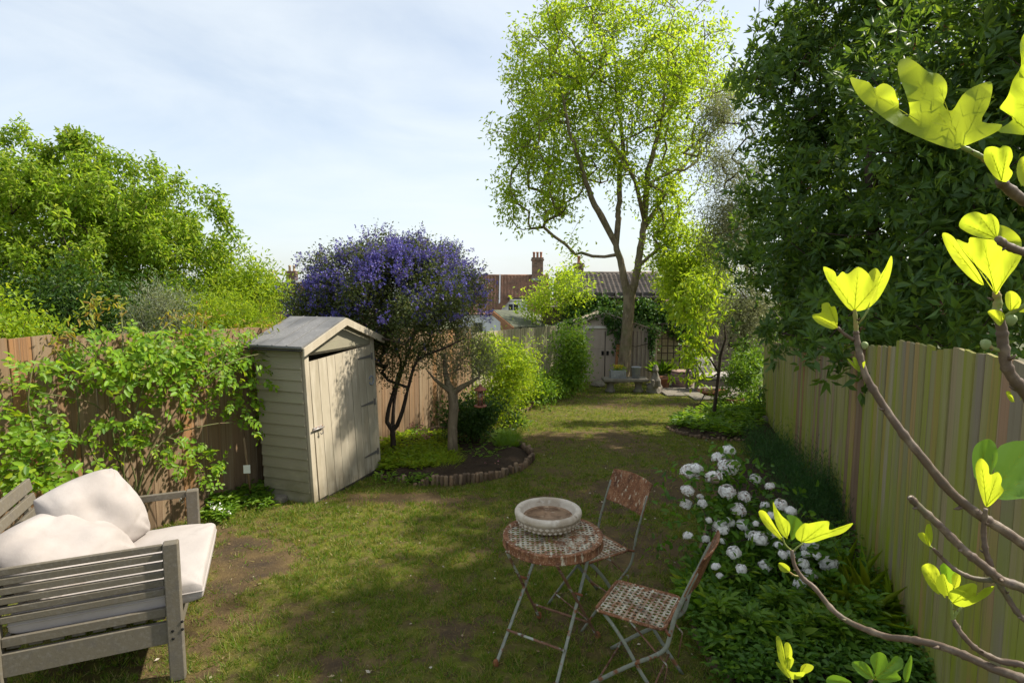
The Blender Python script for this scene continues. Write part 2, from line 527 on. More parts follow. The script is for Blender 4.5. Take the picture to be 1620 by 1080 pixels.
m_stonewall = M('rubble_wall', (.22, .17, .13), [((.12, .09, .075), 5, (1, 1, 2), .45, .6), ((.34, .28, .23), 9, (1, 1, 2), .55, .7)], .92, bump=(9, (1, 1, 2), 1, .08))
m_felt = M('roof_felt', (.17, .165, .16), [((.23, .225, .22), 40, (1, 1, 1), .5, .7), ((.11, .11, .11), 2.5, (1, 1, 1), .5, .65)], .75, bump=(200, (1, 1, 1), .5, .003), spec=.4)
m_greenfelt = M('mossy_felt', (.075, .08, .055), [((.13, .14, .08), 3, (1, 1, 1), .45, .65)], .9)
m_darkwood = M('dark_wood', (.035, .028, .022), [((.07, .055, .04), 9, (1, 1, 1), .5, .7)], .8)
m_orangewood = M('orange_wood', (.33, .15, .06), [((.2, .09, .04), 6, (1, 1, 1), .5, .7)], .8)
m_terra = M('terracotta', (.33, .14, .075), [((.2, .10, .06), 5, (1, 1, 1), .45, .65), ((.42, .27, .18), 9, (1, 1, 1), .58, .75)], .85, bump=(30, (1, 1, 1), .3, .005))
m_stone = M('weathered_stone', (.19, .165, .13), [((.15, .13, .10), 7, (1, 1, 1), .45, .65), ((.27, .24, .2), 14, (1, 1, 1), .55, .75), ((.16, .17, .08), 4, (1, 1, 1), .58, .72)], .92, bump=(30, (1, 1, 1), .7, .012))
m_glass = M('dark_pane', (.03, .035, .04), (), .15, spec=.5)
m_yellowpot = M('buff_pot', (.45, .33, .19), [((.3, .2, .12), 5, (1, 1, 1), .5, .7)], .85)
m_lead = M('grey_lead', (.25, .26, .28), (), .6)

# ------------------------------------------------------------------ ground
def terrain():
    xs = np.concatenate([np.linspace(-260, -20, 13), np.linspace(-15, 20, 29), np.linspace(26, 260, 13)])
    ys = np.concatenate([np.linspace(-60, -4, 6), np.linspace(-1, 22, 24), np.linspace(25, 70, 16), np.linspace(85, 420, 10)])
    X, Y = np.meshgrid(xs, ys); Z = gz(Y) - .035
    nx, ny = len(xs), len(ys); i = np.arange(nx * ny).reshape(ny, nx)
    q = np.stack([i[:-1, :-1], i[:-1, 1:], i[1:, 1:], i[1:, :-1]], -1).reshape(-1, 4)
    return np_obj('ground', np.stack([X, Y, Z], -1).reshape(-1, 3), [q], m_ground, kind='structure', smooth=True)
terrain()

def inpoly(x, y, poly):
    x = np.asarray(x); y = np.asarray(y); c = np.zeros(x.shape, bool); n = len(poly)
    for i in range(n):
        x0, y0 = poly[i][:2]; x1, y1 = poly[(i + 1) % n][:2]
        if y0 == y1: continue
        c ^= ((y0 > y) != (y1 > y)) & (x < (x1 - x0) * (y - y0) / (y1 - y0) + x0)
    return c
def polydist(x, y, poly, closed=True):
    x = np.asarray(x, float); y = np.asarray(y, float); best = np.full(x.shape, 1e9); n = len(poly)
    for i in range(n if closed else n - 1):
        ax, ay = poly[i][:2]; bx, by = poly[(i + 1) % n][:2]
        L = (bx - ax) ** 2 + (by - ay) ** 2 + 1e-9
        t = np.clip(((x - ax) * (bx - ax) + (y - ay) * (by - ay)) / L, 0, 1)
        best = np.minimum(best, np.hypot(x - ax - t * (bx - ax), y - ay - t * (by - ay)))
    return best
# edges of the beds, read on the ground
edge_left = [G(*q) for q in ((604, 757), (655, 767), (720, 768), (780, 758), (825, 745), (843, 728), (835, 715), (818, 706))]
edge_left2 = [G(*q) for q in ((772, 680), (790, 669), (808, 659), (832, 652), (850, 634), (880, 626), (912, 616))]
bed_left = [tuple(p[:2]) for p in edge_left + [G(792, 692)] + edge_left2] + [(fl_x(15.2), 15.2), (fl_x(11), 11), (fl_x(7.4), 7.4)]
edge_right = [G(*q) for q in ((1056, 678), (1075, 687), (1105, 693), (1150, 697), (1192, 699), (1205, 712), (1180, 730), (1160, 760), (1120, 830), (1100, 900), (1090, 960), (1100, 1010), (1130, 1060), (1160, 1078))]
bed_right = [tuple(p[:2]) for p in edge_right] + [(1.25, 2.2), (1.95, 2.2), (2.7, 4), (fr_x(5.24), 5.24), (fr_x(10.8), 10.8), (3.9, 11.2), (3.2, 10.4)]
bare = [((415, 900), 1.0, .55, .40), ((360, 860), .8, .3, .2), ((1020, 770), 1.3, .8, .9), ((930, 690), .75, .9, .5), ((690, 790), .85, 1.1, .22), ((900, 628), .7, 1.2, .6), ((820, 690), .6, .5, .4),
        ((620, 950), .35, .4, .2), ((720, 1000), .35, .3, .15), ((480, 800), .55, .5, .2), ((700, 880), .3, .5, .3), ((1000, 640), .6, 1.2, .5), ((380, 1000), .4, .3, .25), ((560, 1050), .5, .35, .15), ((960, 850), .5, .4, .6), ((240, 1070), .6, .5, .3)]
bare = [(G(*c), wt, rx, ry) for c, wt, rx, ry in bare]
def greenness(x, y):
    g = .68 + 1.5 * (fbm(x, y, 1.5, 4) - .5) + .9 * (fbm(x, y, 7, 3, 40) - .5)
    for c, wt, rx, ry in bare:
        q = ((x - c.x) / rx) ** 2 + ((y - c.y) / ry) ** 2
        g = g - wt * .55 * np.exp(-q * 1.2)
    d = y > 9.5
    g = g + np.where(d, .12, 0)
    return np.clip(g, 0, 1)
def lawn_z(x, y): return gz(y) + .018 * (fbm(x, y, 2.2, 3, 7) - .5) + .012 * (fbm(x, y, 11, 2, 9) - .5)
def lawn():
    ys = np.concatenate([np.arange(.6, 6, .035), np.arange(6, 19.2, .07)])
    us = np.linspace(0, 1, 190)
    Yg = np.repeat(ys[:, None], len(us), 1)
    xl = fl_x(ys)[:, None]; xr = np.where(ys[:, None] < 11, fr_x(ys)[:, None] + .02, fr_x(11) + (ys[:, None] - 11) * .3)
    Xg = xl + (xr - xl) * us[None]
    Z = lawn_z(Xg, Yg)
    ny, nx = Xg.shape; i = np.arange(nx * ny).reshape(ny, nx)
    q = np.stack([i[:-1, :-1], i[:-1, 1:], i[1:, 1:], i[1:, :-1]], -1).reshape(-1, 4)
    o = np_obj('lawn', np.stack([Xg, Yg, Z], -1).reshape(-1, 3), [q], m_lawn, kind='structure', smooth=True)
    g = greenness(Xg, Yg).ravel()
    soil = np.clip(.42 - g, 0, .35) / .35 * np.clip(fbm(Xg, Yg, 5, 3, 77).ravel() * 2 - .4, 0, 1) * np.where(Yg.ravel() > 6.2, .45, 1)
    for nme, v in (('moss', np.clip((g - .3) * 2.2, 0, 1)), ('soil', soil)):
        a = o.data.attributes.new(nme, 'FLOAT', 'POINT'); a.data.foreach_set('value', v.astype(np.float32))
lawn()
def bed(poly, st=.06, hgt=.07):
    pa = np.array(poly); x0, y0 = pa.min(0) - st; x1, y1 = pa.max(0) + st
    xs = np.arange(x0, x1, st); ys = np.arange(y0, y1, st)
    X, Y = np.meshgrid(xs, ys); d = polydist(X, Y, poly); ins = inpoly(X, Y, poly)
    Z = gz(Y) - .012 + np.where(ins, hgt * np.clip(d / .22, 0, 1) + .05 * (fbm(X, Y, 6, 3, 21) - .4) * np.clip(d / .1, 0, 1) + .02, -.02)
    ny, nx = X.shape; i = np.arange(nx * ny).reshape(ny, nx)
    q = np.stack([i[:-1, :-1], i[:-1, 1:], i[1:, 1:], i[1:, :-1]], -1).reshape(-1, 4)
    keep = (ins | (d < st)).ravel()
    q = q[keep[q].all(1)]
    used = np.unique(q); mp = np.full(nx * ny, -1); mp[used] = np.arange(len(used))
    return np_obj('flower_bed', np.stack([X, Y, Z], -1).reshape(-1, 3)[used], [mp[q]], m_soil, kind='structure', smooth=True)
bed(bed_left); bed(bed_right)

# short grass: single blades, thinner where the lawn is bare
m_grass = LEAF('grass_blade', [(.045, .11, .008), (.10, .20, .012), (.26, .22, .06), (.075, .17, .01), (.14, .22, .015), (.34, .28, .13), (.055, .135, .01)], trans=.4, rough=.6, spec=.2)
def grass():
    gs = []
    for (ya, yb, n, L, wd) in ((2.2, 4.4, 250000, .036, .0048), (4.4, 7, 160000, .036, .0072), (7, 11, 80000, .03, .008), (11, 17, 40000, .032, .014)):
        y = rng.uniform(ya, yb, n); x = fl_x(y) + rng.random(n) * (np.minimum(fr_x(y), 5.0) - fl_x(y))
        g = greenness(x, y)
        tuft = fbm(x, y, 16, 2, 55)
        ok = (rng.random(n) < np.clip((g - .15) * 1.9, .03, 1) * np.clip(tuft * 3.2 - 1.0, .05, 1)) & ~inpoly(x, y, bed_right) & ~inpoly(x, y, bed_left)
        x, y, g, tuft = x[ok], y[ok], g[ok], tuft[ok]; k = len(x)
        pos = np.stack([x, y, lawn_z(x, y) - .003], 1)
        d = np.array([0, 0, 1.]) + rng.normal(size=(k, 3)) * np.array([.75, .75, .15])
        gs.append(leaf_geo(pos, d, rnd_dir(k) * np.array([1, 1, .2]), L * rng.uniform(.5, 1.5, k) * (.35 + 1.3 * tuft), wd * rng.uniform(.7, 1.3, k), shape='b', bend=.25))
    n = 420                                                # brighter tufts, also on the bare patches
    y = 2.4 + 8 * rng.random(n) ** 1.5; x = fl_x(y) + .2 + rng.random(n) * (fr_x(y) - fl_x(y) - .5)
    ok = ~inpoly(x, y, bed_right) & ~inpoly(x, y, bed_left); x, y = np.repeat(x[ok], 34), np.repeat(y[ok], 34); k = len(x); a = rng.uniform(0, 6.283, k); r_ = np.abs(rng.normal(size=k)) * .035
    pos = np.stack([x + np.cos(a) * r_, y + np.sin(a) * r_, lawn_z(x, y) - .003], 1)
    gs.append(leaf_geo(pos, np.stack([np.cos(a) * .8, np.sin(a) * .8, np.full(k, .9)], 1) + rng.normal(size=(k, 3)) * .3, rnd_dir(k) * np.array([1, 1, .2]), .05 * rng.uniform(.5, 1.3, k), .0052 * (1 + np.maximum(y - 4, 0) * .12), shape='b', bend=.35))
    V, F = merge(gs)
    tag(np_obj('grass', V, F, m_grass), 'short patchy green grass and moss growing over the lawn', 'grass', kind='stuff')
grass()
m_litter = LEAF('fallen_leaf', [(.22, .14, .07), (.34, .27, .16), (.5, .45, .38), (.12, .07, .04)], trans=.1)
def litter():
    n = 700
    y = 2.4 + 12.5 * rng.random(n) ** 1.3; x = fl_x(y) + .1 + rng.random(n) * (fr_x(np.minimum(y, 11)) - fl_x(y) - .4)
    pos = np.stack([x, y, lawn_z(x, y) + .012], 1)
    d = rnd_dir(n) * np.array([1, 1, .15]); nr = np.array([0, 0, 1.]) + rng.normal(size=(n, 3)) * .35
    L = rng.uniform(.012, .035, n)
    V, F = leaf_geo(pos, d, nr, L, L * .55, .15, 'd')
    tag(np_obj('leaf_litter', V, F, m_litter), 'small dry leaves and petals scattered over the lawn', 'fallen leaves', kind='stuff')
litter()

# ------------------------------------------------------------------ fences: each board a part
def board_mesh(wd, th, k):
    r = random.Random(k); b = MB(); n = 3
    V = []; F = []
    tl = r.uniform(-.006, .006)
    for zi, z in enumerate((0, .34, .67, 1.0)):
        off = r.uniform(-.003, .003)
        for (x, y) in ((-wd / 2, -th / 2 * .5), (-wd / 2 + .004, -th / 2), (wd / 2 - .004, -th / 2), (wd / 2, -th / 2 * .5), (wd / 2, th / 2), (-wd / 2, th / 2)):
            V.append((x, y + off, z + (tl * x / wd if zi == 3 else 0)))
    for i in range(n):
        for k2 in range(6): F.append((i * 6 + k2, i * 6 + (k2 + 1) % 6, (i + 1) * 6 + (k2 + 1) % 6, (i + 1) * 6 + k2))
    F.append(tuple(range(6))[::-1]); F.append(tuple(range(18, 24)))
    return b.add(V, F).mesh('board')
def fence(label, path, wd, mat, top, group=None, gapp=.004, side=1, jit=.008):
    """path: list of (x, y); boards stand along it; top(y) gives the height of their tops"""
    mid = path[len(path) // 2]
    t = thing('wooden_fence', label, 'fence', (path[0][0], path[0][1], float(gz(path[0][1]))), group)
    o = org(t); ms = [board_mesh(wd, .018, k) for k in range(6)]
    for m_ in ms: m_.materials.append(mat)
    red_ = board_mesh(wd, .018, 9); red_.materials.append(m_lfence)
    seg = 0; tops = []
    for a, b in zip(path[:-1], path[1:]):
        a = Vector(a); b = Vector(b); L = (b - a).length; n = int(L / (wd + gapp)); u = (b - a) / L
        ang = math.atan2(u.y, u.x)
        for i in range(n):
            p = a + u * (i + .5) * (wd + gapp); zb = float(gz(p.y)) - .05; zt = top(p.y) + random.uniform(-jit, jit)
            c = bpy.data.objects.new('board', ms[random.randrange(6)]); C.objects.link(c); c.parent = t
            nrm = Vector((-u.y, u.x)) * side * random.uniform(-.5, .5) * jit
            if mat is m_rfence and 4.9 < p.y < 8.2 and random.random() < .34: c.data = red_
            c.location = (p.x + nrm.x - o.x, p.y + nrm.y - o.y, zb - o.z)
            c.rotation_euler = (random.uniform(-.004, .004), random.uniform(-.006, .006), ang + (0 if side < 0 else math.pi))
            c.scale = (1, 1, zt - zb); ORG[c.name] = org(t)
        nb = Vector((-u.y, u.x)) * side * -.045
        for k in range(int(L / 1.83) + 1):
            p = a + u * min(k * 1.83, L - .05) + nb * 1.6
            MB().box((p.x, p.y, float(gz(p.y)) + (top(p.y) - float(gz(p.y))) * .5 - .06), (.04, .04, (top(p.y) - float(gz(p.y))) * .5), (u.x, u.y, 0), (-u.y, u.x, 0)).build('post', mat, t)
        for f in (.2, .8):
            pa = a + nb; pb = b + nb
            za = float(gz(a.y)) + (top(a.y) - float(gz(a.y))) * f; zb = float(gz(b.y)) + (top(b.y) - float(gz(b.y))) * f
            MB().bar((pa.x, pa.y, za), (pb.x, pb.y, zb), .035, .07).build('rail', mat, t)
    return t
LY = lambda y: (float(fl_x(y)), y)
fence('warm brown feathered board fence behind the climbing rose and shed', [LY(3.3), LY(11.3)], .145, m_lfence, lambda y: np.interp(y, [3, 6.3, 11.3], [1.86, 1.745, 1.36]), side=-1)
fence('pale weathered board fence beside the far metal shed', [LY(11.33), LY(16.1)], .135, m_ffence, lambda y: np.interp(y, [11, 16], [1.30, 1.10]), side=-1)
RY = lambda y: (float(fr_x(y)), y)
def rtop(y):
    if y < 4.0: return np.interp(y, [1.5, 2.2, 2.9, 3.2, 4.0], [1.94, 1.905, 1.885, 1.84, 1.805]) + (.02 if y > 3.2 else 0)
    return np.interp(y, [4.0, 7, 9.5, 11], [1.775, 1.50, 1.24, 1.22])
fence('tall green stained board fence along the right side', [RY(1.4), RY(5.24), RY(11.2)], .104, m_rfence, rtop, side=1, gapp=.0004, jit=.0025)

# ------------------------------------------------------------------ houses down the hill
def tile_sheet(a, b, c, d, nu, nv, amp=.05):
    """a-b eave, d-c ridge; pantile waves and course steps"""
    a, b, c, d = [np.array(q, float) for q in (a, b, c, d)]
    up = np.cross(b - a, d - a); up /= np.linalg.norm(up)
    us = np.linspace(0, 1, nu * 4 + 1); vs = np.repeat(np.linspace(0, 1, nv + 1), 2)[1:-1]
    st = np.tile([0.0, 1.0], nv)
    U, Vv = np.meshgrid(us, vs); H = amp * np.cos(U * nu * 2 * np.pi) + amp * .9 * (1 - st)[:, None]
    H = H + amp * .5 * (fbm(U * nu, Vv * nv, .7) - .5)
    Pn = (a * (1 - U)[..., None] + b * U[..., None]) * (1 - Vv)[..., None] + (d * (1 - U)[..., None] + c * U[..., None]) * Vv[..., None] + up * H[..., None]
    ny, nx = U.shape; i = np.arange(nx * ny).reshape(ny, nx)
    q = np.stack([i[:-1, :-1], i[:-1, 1:], i[1:, 1:], i[1:, :-1]], -1).reshape(-1, 4)
    return Pn.reshape(-1, 3), [q]
def house(label, x0, x1, yf, yb, zr, ze, tile, wall, group='terraced houses beyond the garden'):
    t = thing('terraced_house', label, 'house', ((x0 + x1) / 2, yf, -7), group)
    ym = (yf + yb) / 2; zb = -7.2
    MB().box(((x0 + x1) / 2, ym, (zb + ze - .1) / 2), ((x1 - x0) / 2, (yb - yf) / 2 - .25, (ze - .1 - zb) / 2)).build('wall', wall, t)
    g = MB()
    for x in (x0 + .01, x1 - .26): g.prism([(x, yf + .26, ze - .12), (x, yb - .26, ze - .12), (x, ym, zr - .12)], (.25, 0, 0))
    g.build('gable', wall, t)
    f = tile_sheet((x0, yf - .1, ze), (x1, yf - .1, ze), (x1, ym, zr), (x0, ym, zr), int((x1 - x0) / .34), int((zr - ze) * 1.8 / .33))
    r = np_obj('roof', f[0], f[1], tile, t, smooth=False)
    MB().add([(x0, ym, zr), (x1, ym, zr), (x1, yb, ze), (x0, yb, ze)], [(0, 1, 2, 3)]).build('roof', tile, t)
    MB().tube([(x0, ym, zr), (x1, ym, zr)], .13, 8).build('ridge_tile', tile, r)
    for x in np.arange(x0 + 1.6, x1 - 1, 3.1):
        wn = MB().box((x, yf + .2, ze - 1.5), (.55, .06, .75)).build('window', m_white, t)
        MB().box((x, yf + .13, ze - 1.5), (.46, .02, .66)).build('pane', m_glass, wn)
    return t
def chimney(par, x, y, z0, z1, w_, pots, mat, potm):
    c = MB().box((x, y, (z0 + z1) / 2), (w_ / 2, .42, (z1 - z0) / 2), ch=.02).box((x, y, z1 - .16), (w_ / 2 + .09, .5, .1), ch=.02).box((x, y, z1 + .03), (w_ / 2 + .05, .46, .05), ch=.02)
    c = c.build('chimney', mat, par)
    for k in range(pots):
        px = x + (k - (pots - 1) / 2) * (w_ / max(1, pots)) * .95
        MB().lathe([(.12, z1), (.15, z1 + .08), (.12, z1 + .16), (.115, z1 + .52), (.15, z1 + .56), (.14, z1 + .66), (.1, z1 + .66)], (px, y, 0), 10).build('chimney_pot', potm, c)
    MB().box((x, y - .03, z0 + .3), (w_ / 2 + .04, .46, .12), ch=.02).build('flashing', m_lead, c)
xa = P(735, 435, 60).x; xb = P(868, 435, 60).x
zr = P(800, 436, 60).z; ze = P(800, 497, 56).z
h1 = house('brown pantiled house with a white rear wing and brick chimney', xa, xb, 56, 64, zr, ze, m_tile, m_white)
chimney(h1, P(850, 420, 60).x, 59.6, zr - .7, P(850, 409, 60).z, 1.15, 3, m_brick, m_terra)
v0 = P(791, 437, 59.8); v1 = P(770, 480, 56.6)
MB().bar((v0.x, 59.9, zr + .12), (v0.x, 56.0, ze + .2), .14, .10).build('verge', m_lead, h1)
# white rear wing with a lean-to tiled edge and a dark window
wl = P(793, 490, 50); wr = P(834, 490, 50); wt = P(820, 474, 50).z
MB().prism([(wl.x, 50, P(790, 491, 50).z), (P(804, 490, 50).x, 50, wt), (wr.x, 50, wt), (wr.x, 50, -7), (wl.x, 50, -7)], (0, 6.5, 0)).build('rear_wing', m_white, h1)
b = MB(); b.bar((wl.x - .5, 49.85, P(783, 492, 50).z), (P(804, 490, 50).x, 49.85, wt + .15), .5, .2, up=(0, 1, 0)); b.build('lean_to_roof', m_tile, h1)
MB().bar((P(803, 490, 50).x, 49.8, wt + .1), (wr.x + .1, 49.8, wt + .1), .16, .16).build('gutter', m_darkwood, h1)
wc = P(812, 486, 50)
wn = MB().box((wc.x, 49.97, wc.z), (.5, .05, .34)).build('window', m_white, h1)
for s in (-1, 1): MB().box((wc.x + s * .23, 49.92, wc.z), (.19, .02, .27)).build('pane', m_glass, wn)
h2 = house('brown tiled house left of the purple tree with a skylight', P(432, 450, 60).x, P(585, 450, 60).x, 56, 64, P(470, 448, 60).z, P(470, 512, 56).z, m_tile, m_brick)
chimney(h2, P(463, 430, 60).x, 59.8, P(463, 450, 60).z, P(463, 430, 60).z, .95, 2, m_brick, m_yellowpot)
q = P(461, 490, 57.6); MB().box((q.x, q.y - .05, q.z + .22), (.42, .5, .05), (1, 0, 0), (0, .75, .66), (0, -.66, .75)).build('skylight', m_white, h2)
q = P(474, 450, 60); b = MB().tube([(q.x, 60.2, q.z - .3), (q.x + .05, 60.2, P(474, 407, 60).z)], .03, 5)
for k in range(5): b.bar((q.x - .35, 60.2, P(474, 408, 60).z - .0 - k * .1), (q.x + .35, 60.2, P(474, 408, 60).z - k * .1), .025, .025)
b.build('aerial', m_lead, h2)
h4 = house('distant house whose buff chimney pots show over the bright shrub', P(395, 460, 75).x, P(440, 460, 75).x, 71, 79, P(430, 452, 75).z, P(430, 500, 71).z, m_tile, m_brick)
chimney(h4, P(430, 440, 75).x, 74.8, P(430, 455, 75).z, P(430, 437, 75).z, 1.0, 2, m_yellowpot, m_yellowpot)
h3 = house('grey tiled house roof seen behind the tall tree trunk', P(880, 440, 46).x, P(1040, 440, 46).x, 42, 50, P(940, 432, 46).z, P(940, 474, 42).z, m_slate, m_brick)
chimney(h3, P(915, 430, 46).x, 45.8, P(915, 440, 46).z, P(915, 418, 46).z, .7, 1, m_brick, m_terra)

# neighbour's low shed with a felt roof behind the far fence
t = thing('felt_roof_shed', "neighbour's low timber shed with mossy felt roof beyond the pale fence", 'shed', tuple(P(830, 560, 18)))
A, B_, C_, D_ = P(780, 490, 19.5), P(842, 491, 21.5), P(876, 517, 19), P(812, 516, 17)
MB().prism([A, B_, C_, D_], (0, 0, -.05)).build('roof', m_greenfelt, t)
MB().bar(A + Vector((-.02, -.03, -.10)), D_ + Vector((0, -.04, -.10)), .04, .16).build('bargeboard', m_orangewood, t)
MB().bar(D_ + Vector((0, -.03, -.11)), C_ + Vector((0, -.03, -.11)), .03, .08).build('fascia', m_darkwood, t)
MB().prism([A + Vector((.25, .1, -.15)), D_ + Vector((.1, .12, -.15)), C_ + Vector((-.1, .1, -.15)), B_ + Vector((-.1, 0, -.15))], (0, 0, -1.5)).build('wall', m_orangewood, t)

# rear boundary: rubble wall, dark pergola roof, lattice
t = thing('stone_wall', 'old rubble stone wall closing the far end of the garden', 'wall', (6, 19.4, -.6))
MB().box((6.4, 19.5, .35), (5.4, .2, 1.1)).build('masonry', m_stonewall, t)
MB().box((6.4, 19.5, 1.49), (5.45, .25, .04)).build('coping', m_stone, t)
t = thing('pergola', 'dark flat topped pergola beam above the ivy at the end', 'pergola', tuple(P(990, 600, 18)))
y = 18.4
for (u, yy) in ((903, y), (1078, y), (903, y + .9), (1078, y + .9)):
    p = P(u, 600, yy); MB().box((p.x, yy, .55), (.06, .06, 1.2)).build('post', m_darkwood, t)
a, b_ = P(897, 472, y), P(1084, 472, y)
MB().bar((a.x, y - .08, a.z), (b_.x, y - .08, b_.z), .06, .2, up=(0, 1, 0)).build('beam', m_darkwood, t)
MB().bar((a.x, y + .98, a.z), (b_.x, y + .98, b_.z), .06, .2, up=(0, 1, 0)).build('beam', m_darkwood, t)
for k in range(9):
    x = a.x + (b_.x - a.x) * (k + .5) / 9
    MB().box((x, y + .45, a.z + .13), (.03, .7, .06)).build('rafter', m_darkwood, t)
t = thing('trellis', 'dark diamond wooden trellis panel at the rear beside the metal shed', 'trellis', tuple(P(1058, 604, 17.4)))
p0, p1 = P(1036, 604, 17.4), P(1086, 512, 17.4)
for k in range(6):
    x = p0.x + (p1.x - p0.x) * k / 5; MB().box((x, 17.4, (p0.z + p1.z) / 2), (.016, .01, (p1.z - p0.z) / 2)).build('upright', m_darkwood, t)
for k in range(9):
    z = p0.z + (p1.z - p0.z) * k / 8; MB().box(((p0.x + p1.x) / 2, 17.378, z), ((p1.x - p0.x) / 2, .01, .016)).build('lath', m_darkwood, t)
t = thing('panel_fence', 'pale screen panel standing behind the dark trellis', 'fence', tuple(P(1058, 604, 17.7)))
for k in range(9):
    z = p0.z + (p1.z - p0.z) * (k + .5) / 9; MB().box(((p0.x + p1.x) / 2, 17.7, z), ((p1.x - p0.x) / 2 + .05, .012, (p1.z - p0.z) / 18 - .006)).build('board', m_ffence, t)
# ------------------------------------------------------------------ cream tool shed
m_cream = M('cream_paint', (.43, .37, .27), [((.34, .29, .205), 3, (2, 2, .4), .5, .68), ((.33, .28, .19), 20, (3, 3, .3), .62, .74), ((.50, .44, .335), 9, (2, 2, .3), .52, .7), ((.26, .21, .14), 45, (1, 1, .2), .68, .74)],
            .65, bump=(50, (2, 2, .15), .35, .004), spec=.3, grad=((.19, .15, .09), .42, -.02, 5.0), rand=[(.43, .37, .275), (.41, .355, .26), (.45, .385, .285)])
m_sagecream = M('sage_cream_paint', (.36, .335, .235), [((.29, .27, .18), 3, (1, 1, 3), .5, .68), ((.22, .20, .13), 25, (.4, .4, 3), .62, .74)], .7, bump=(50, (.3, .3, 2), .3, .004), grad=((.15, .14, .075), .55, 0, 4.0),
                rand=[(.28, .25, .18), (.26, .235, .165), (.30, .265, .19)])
m_iron = M('old_hinge', (.16, .15, .14), [((.25, .12, .06), 14, (1, 1, 1), .55, .7)], .6, metal=.3)
m_dark = M('dark_inside', (.012, .011, .01), (), .9)
m_rust = M('rust', (.20, .075, .03), [((.30, .13, .06), 18, (1, 1, 1), .5, .65), ((.09, .035, .02), 9, (1, 1, 1), .5, .65)], .85)
m_steelgrey = M('latch_steel', (.35, .33, .31), [((.3, .15, .08), 40, (1, 1, 1), .5, .65)], .5, metal=.5)

SO = Vector((-2.14, 5.92, -.16)); su = Vector((.335, .942, 0)).normalized(); sn = Vector((.942, -.335, 0)).normalized()
lean = Vector((-.034, -.006, 1))
SW, SD, SE, SA = 1.30, .62, 1.74, 1.96
def W(a, n_, z): return SO + su * a + sn * n_ + lean * z
shed = thing('garden_shed', 'small cream painted timber tool shed with a felt roof', 'shed', tuple(SO))
nb = 14; bh = (SE - .04) / nb
for k in range(nb):
    for (a, sgn) in ((0, -1), (SW, 1)):
        if sgn > 0 and k % 2: continue
        z0 = .04 + k * bh; z1 = z0 + bh * (1 if sgn < 0 else 2); o = su * sgn
        p = [W(a, -.012, z0) + o * .024, W(a, -.012, z1) + o * .008, W(a, -.012, z1) - o * .004, W(a, -.012, z0) - o * .004]
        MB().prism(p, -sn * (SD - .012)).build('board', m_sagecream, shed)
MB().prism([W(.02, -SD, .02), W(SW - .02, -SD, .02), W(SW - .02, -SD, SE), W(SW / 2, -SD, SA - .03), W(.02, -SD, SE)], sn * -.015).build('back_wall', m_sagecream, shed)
for a, wd in ((.035, .07), (SW - .035, .07)):
    MB().bar(W(a, .006, .0), W(a, .006, SE + .04), wd, .036, up=sn).build('corner_post', m_cream, shed)
# gable boards over the door
gz0, gz1 = 1.66, SA
for k in range(3):
    z0 = gz0 + k * .1; z1 = min(z0 + .1, SA - .02)
    hw = lambda z: SW / 2 * min(1, max(.03, (SA + .02 - z) / (SA - SE + .02)))
    p = [W(SW / 2 - hw(z0) + .07 * (k == 0), .004, z0), W(SW / 2 + hw(z0) - .07 * (k == 0), .004, z0), W(SW / 2 + hw(z1), .004, z1), W(SW / 2 - hw(z1), .004, z1)]
    MB().prism(p, sn * (.018 - k * .003)).build('gable_board', m_sagecream, shed)
MB().bar(W(.075, -.03, 1.645), W(SW - .075, -.03, 1.645), .03, .05, up=sn).build('lintel', m_cream, shed)
MB().box(W(SW / 2, -.25, .03), (SW / 2 - .02, .28, .02), su, sn).build('floor', m_darkwood, shed)
# the door: planks, ledges, hinges, latch; it has dropped on its hinges
DW = SW - .155
dr = math.radians(1.1)
def D(a, n_, z):                                        # a from the latch side
    x = a - DW; zz = z - .9
    return W(.08 + DW + x * math.cos(dr) - zz * math.sin(dr) * .6, n_, .06 + .9 + zz + x * math.sin(dr))
lb = MB()
for z in (.2, .8, 1.4): lb.bar(D(.03, -.008, z), D(DW - .03, -.008, z), .09, .02, up=sn)
door = lb.build('door', m_cream, shed)
npk = 8; pw = DW / npk
for k in range(npk):
    a0, a1 = k * pw + .003, (k + 1) * pw - .003; top = 1.535 + .05 * (k / npk); z0 = .0 if k else .02
    b = MB()
    b.prism([D(a0, .006, z0), D(a1, .006, z0 + random.uniform(-.004, .004)), D(a1, .006, top), D(a0, .006, top - .006)], sn * (.018 + random.uniform(-.002, .002)))
    b.build('plank', m_cream, door)
for z in (.22, .86, 1.44):
    MB().prism([D(DW - .28, .027, z - .006), D(DW - .02, .027, z - .02), D(DW - .02, .027, z + .02), D(DW - .28, .027, z + .006)], sn * .005).build('strap_hinge', m_iron, door)
    MB().bar(D(DW + .01, .030, z - .04), D(DW + .01, .030, z + .04), .03, .012, up=sn).build('hinge_plate', m_iron, door)
lt = MB().bar(D(-.03, .034, .80), D(.12, .034, .80), .045, .012, up=sn).tube([D(-.05, .046, .80), D(.13, .046, .80)], .009, 8).build('latch', m_steelgrey, door)
MB().tube([D(.07, .05, .80), D(.085, .065, .78), D(.09, .062, .745), D(.075, .055, .73), D(.06, .05, .745)], .006, 6).build('padlock', m_iron, door)
hs = []
for k in range(13):
    t_ = R(-70 + k * 320 / 12); hs.append(D(DW - .035 + .045 * math.sin(t_), .030, 1.14 + .055 * math.cos(t_)))
MB().tube(hs, .010, 6).build('horseshoe', m_lead, door)
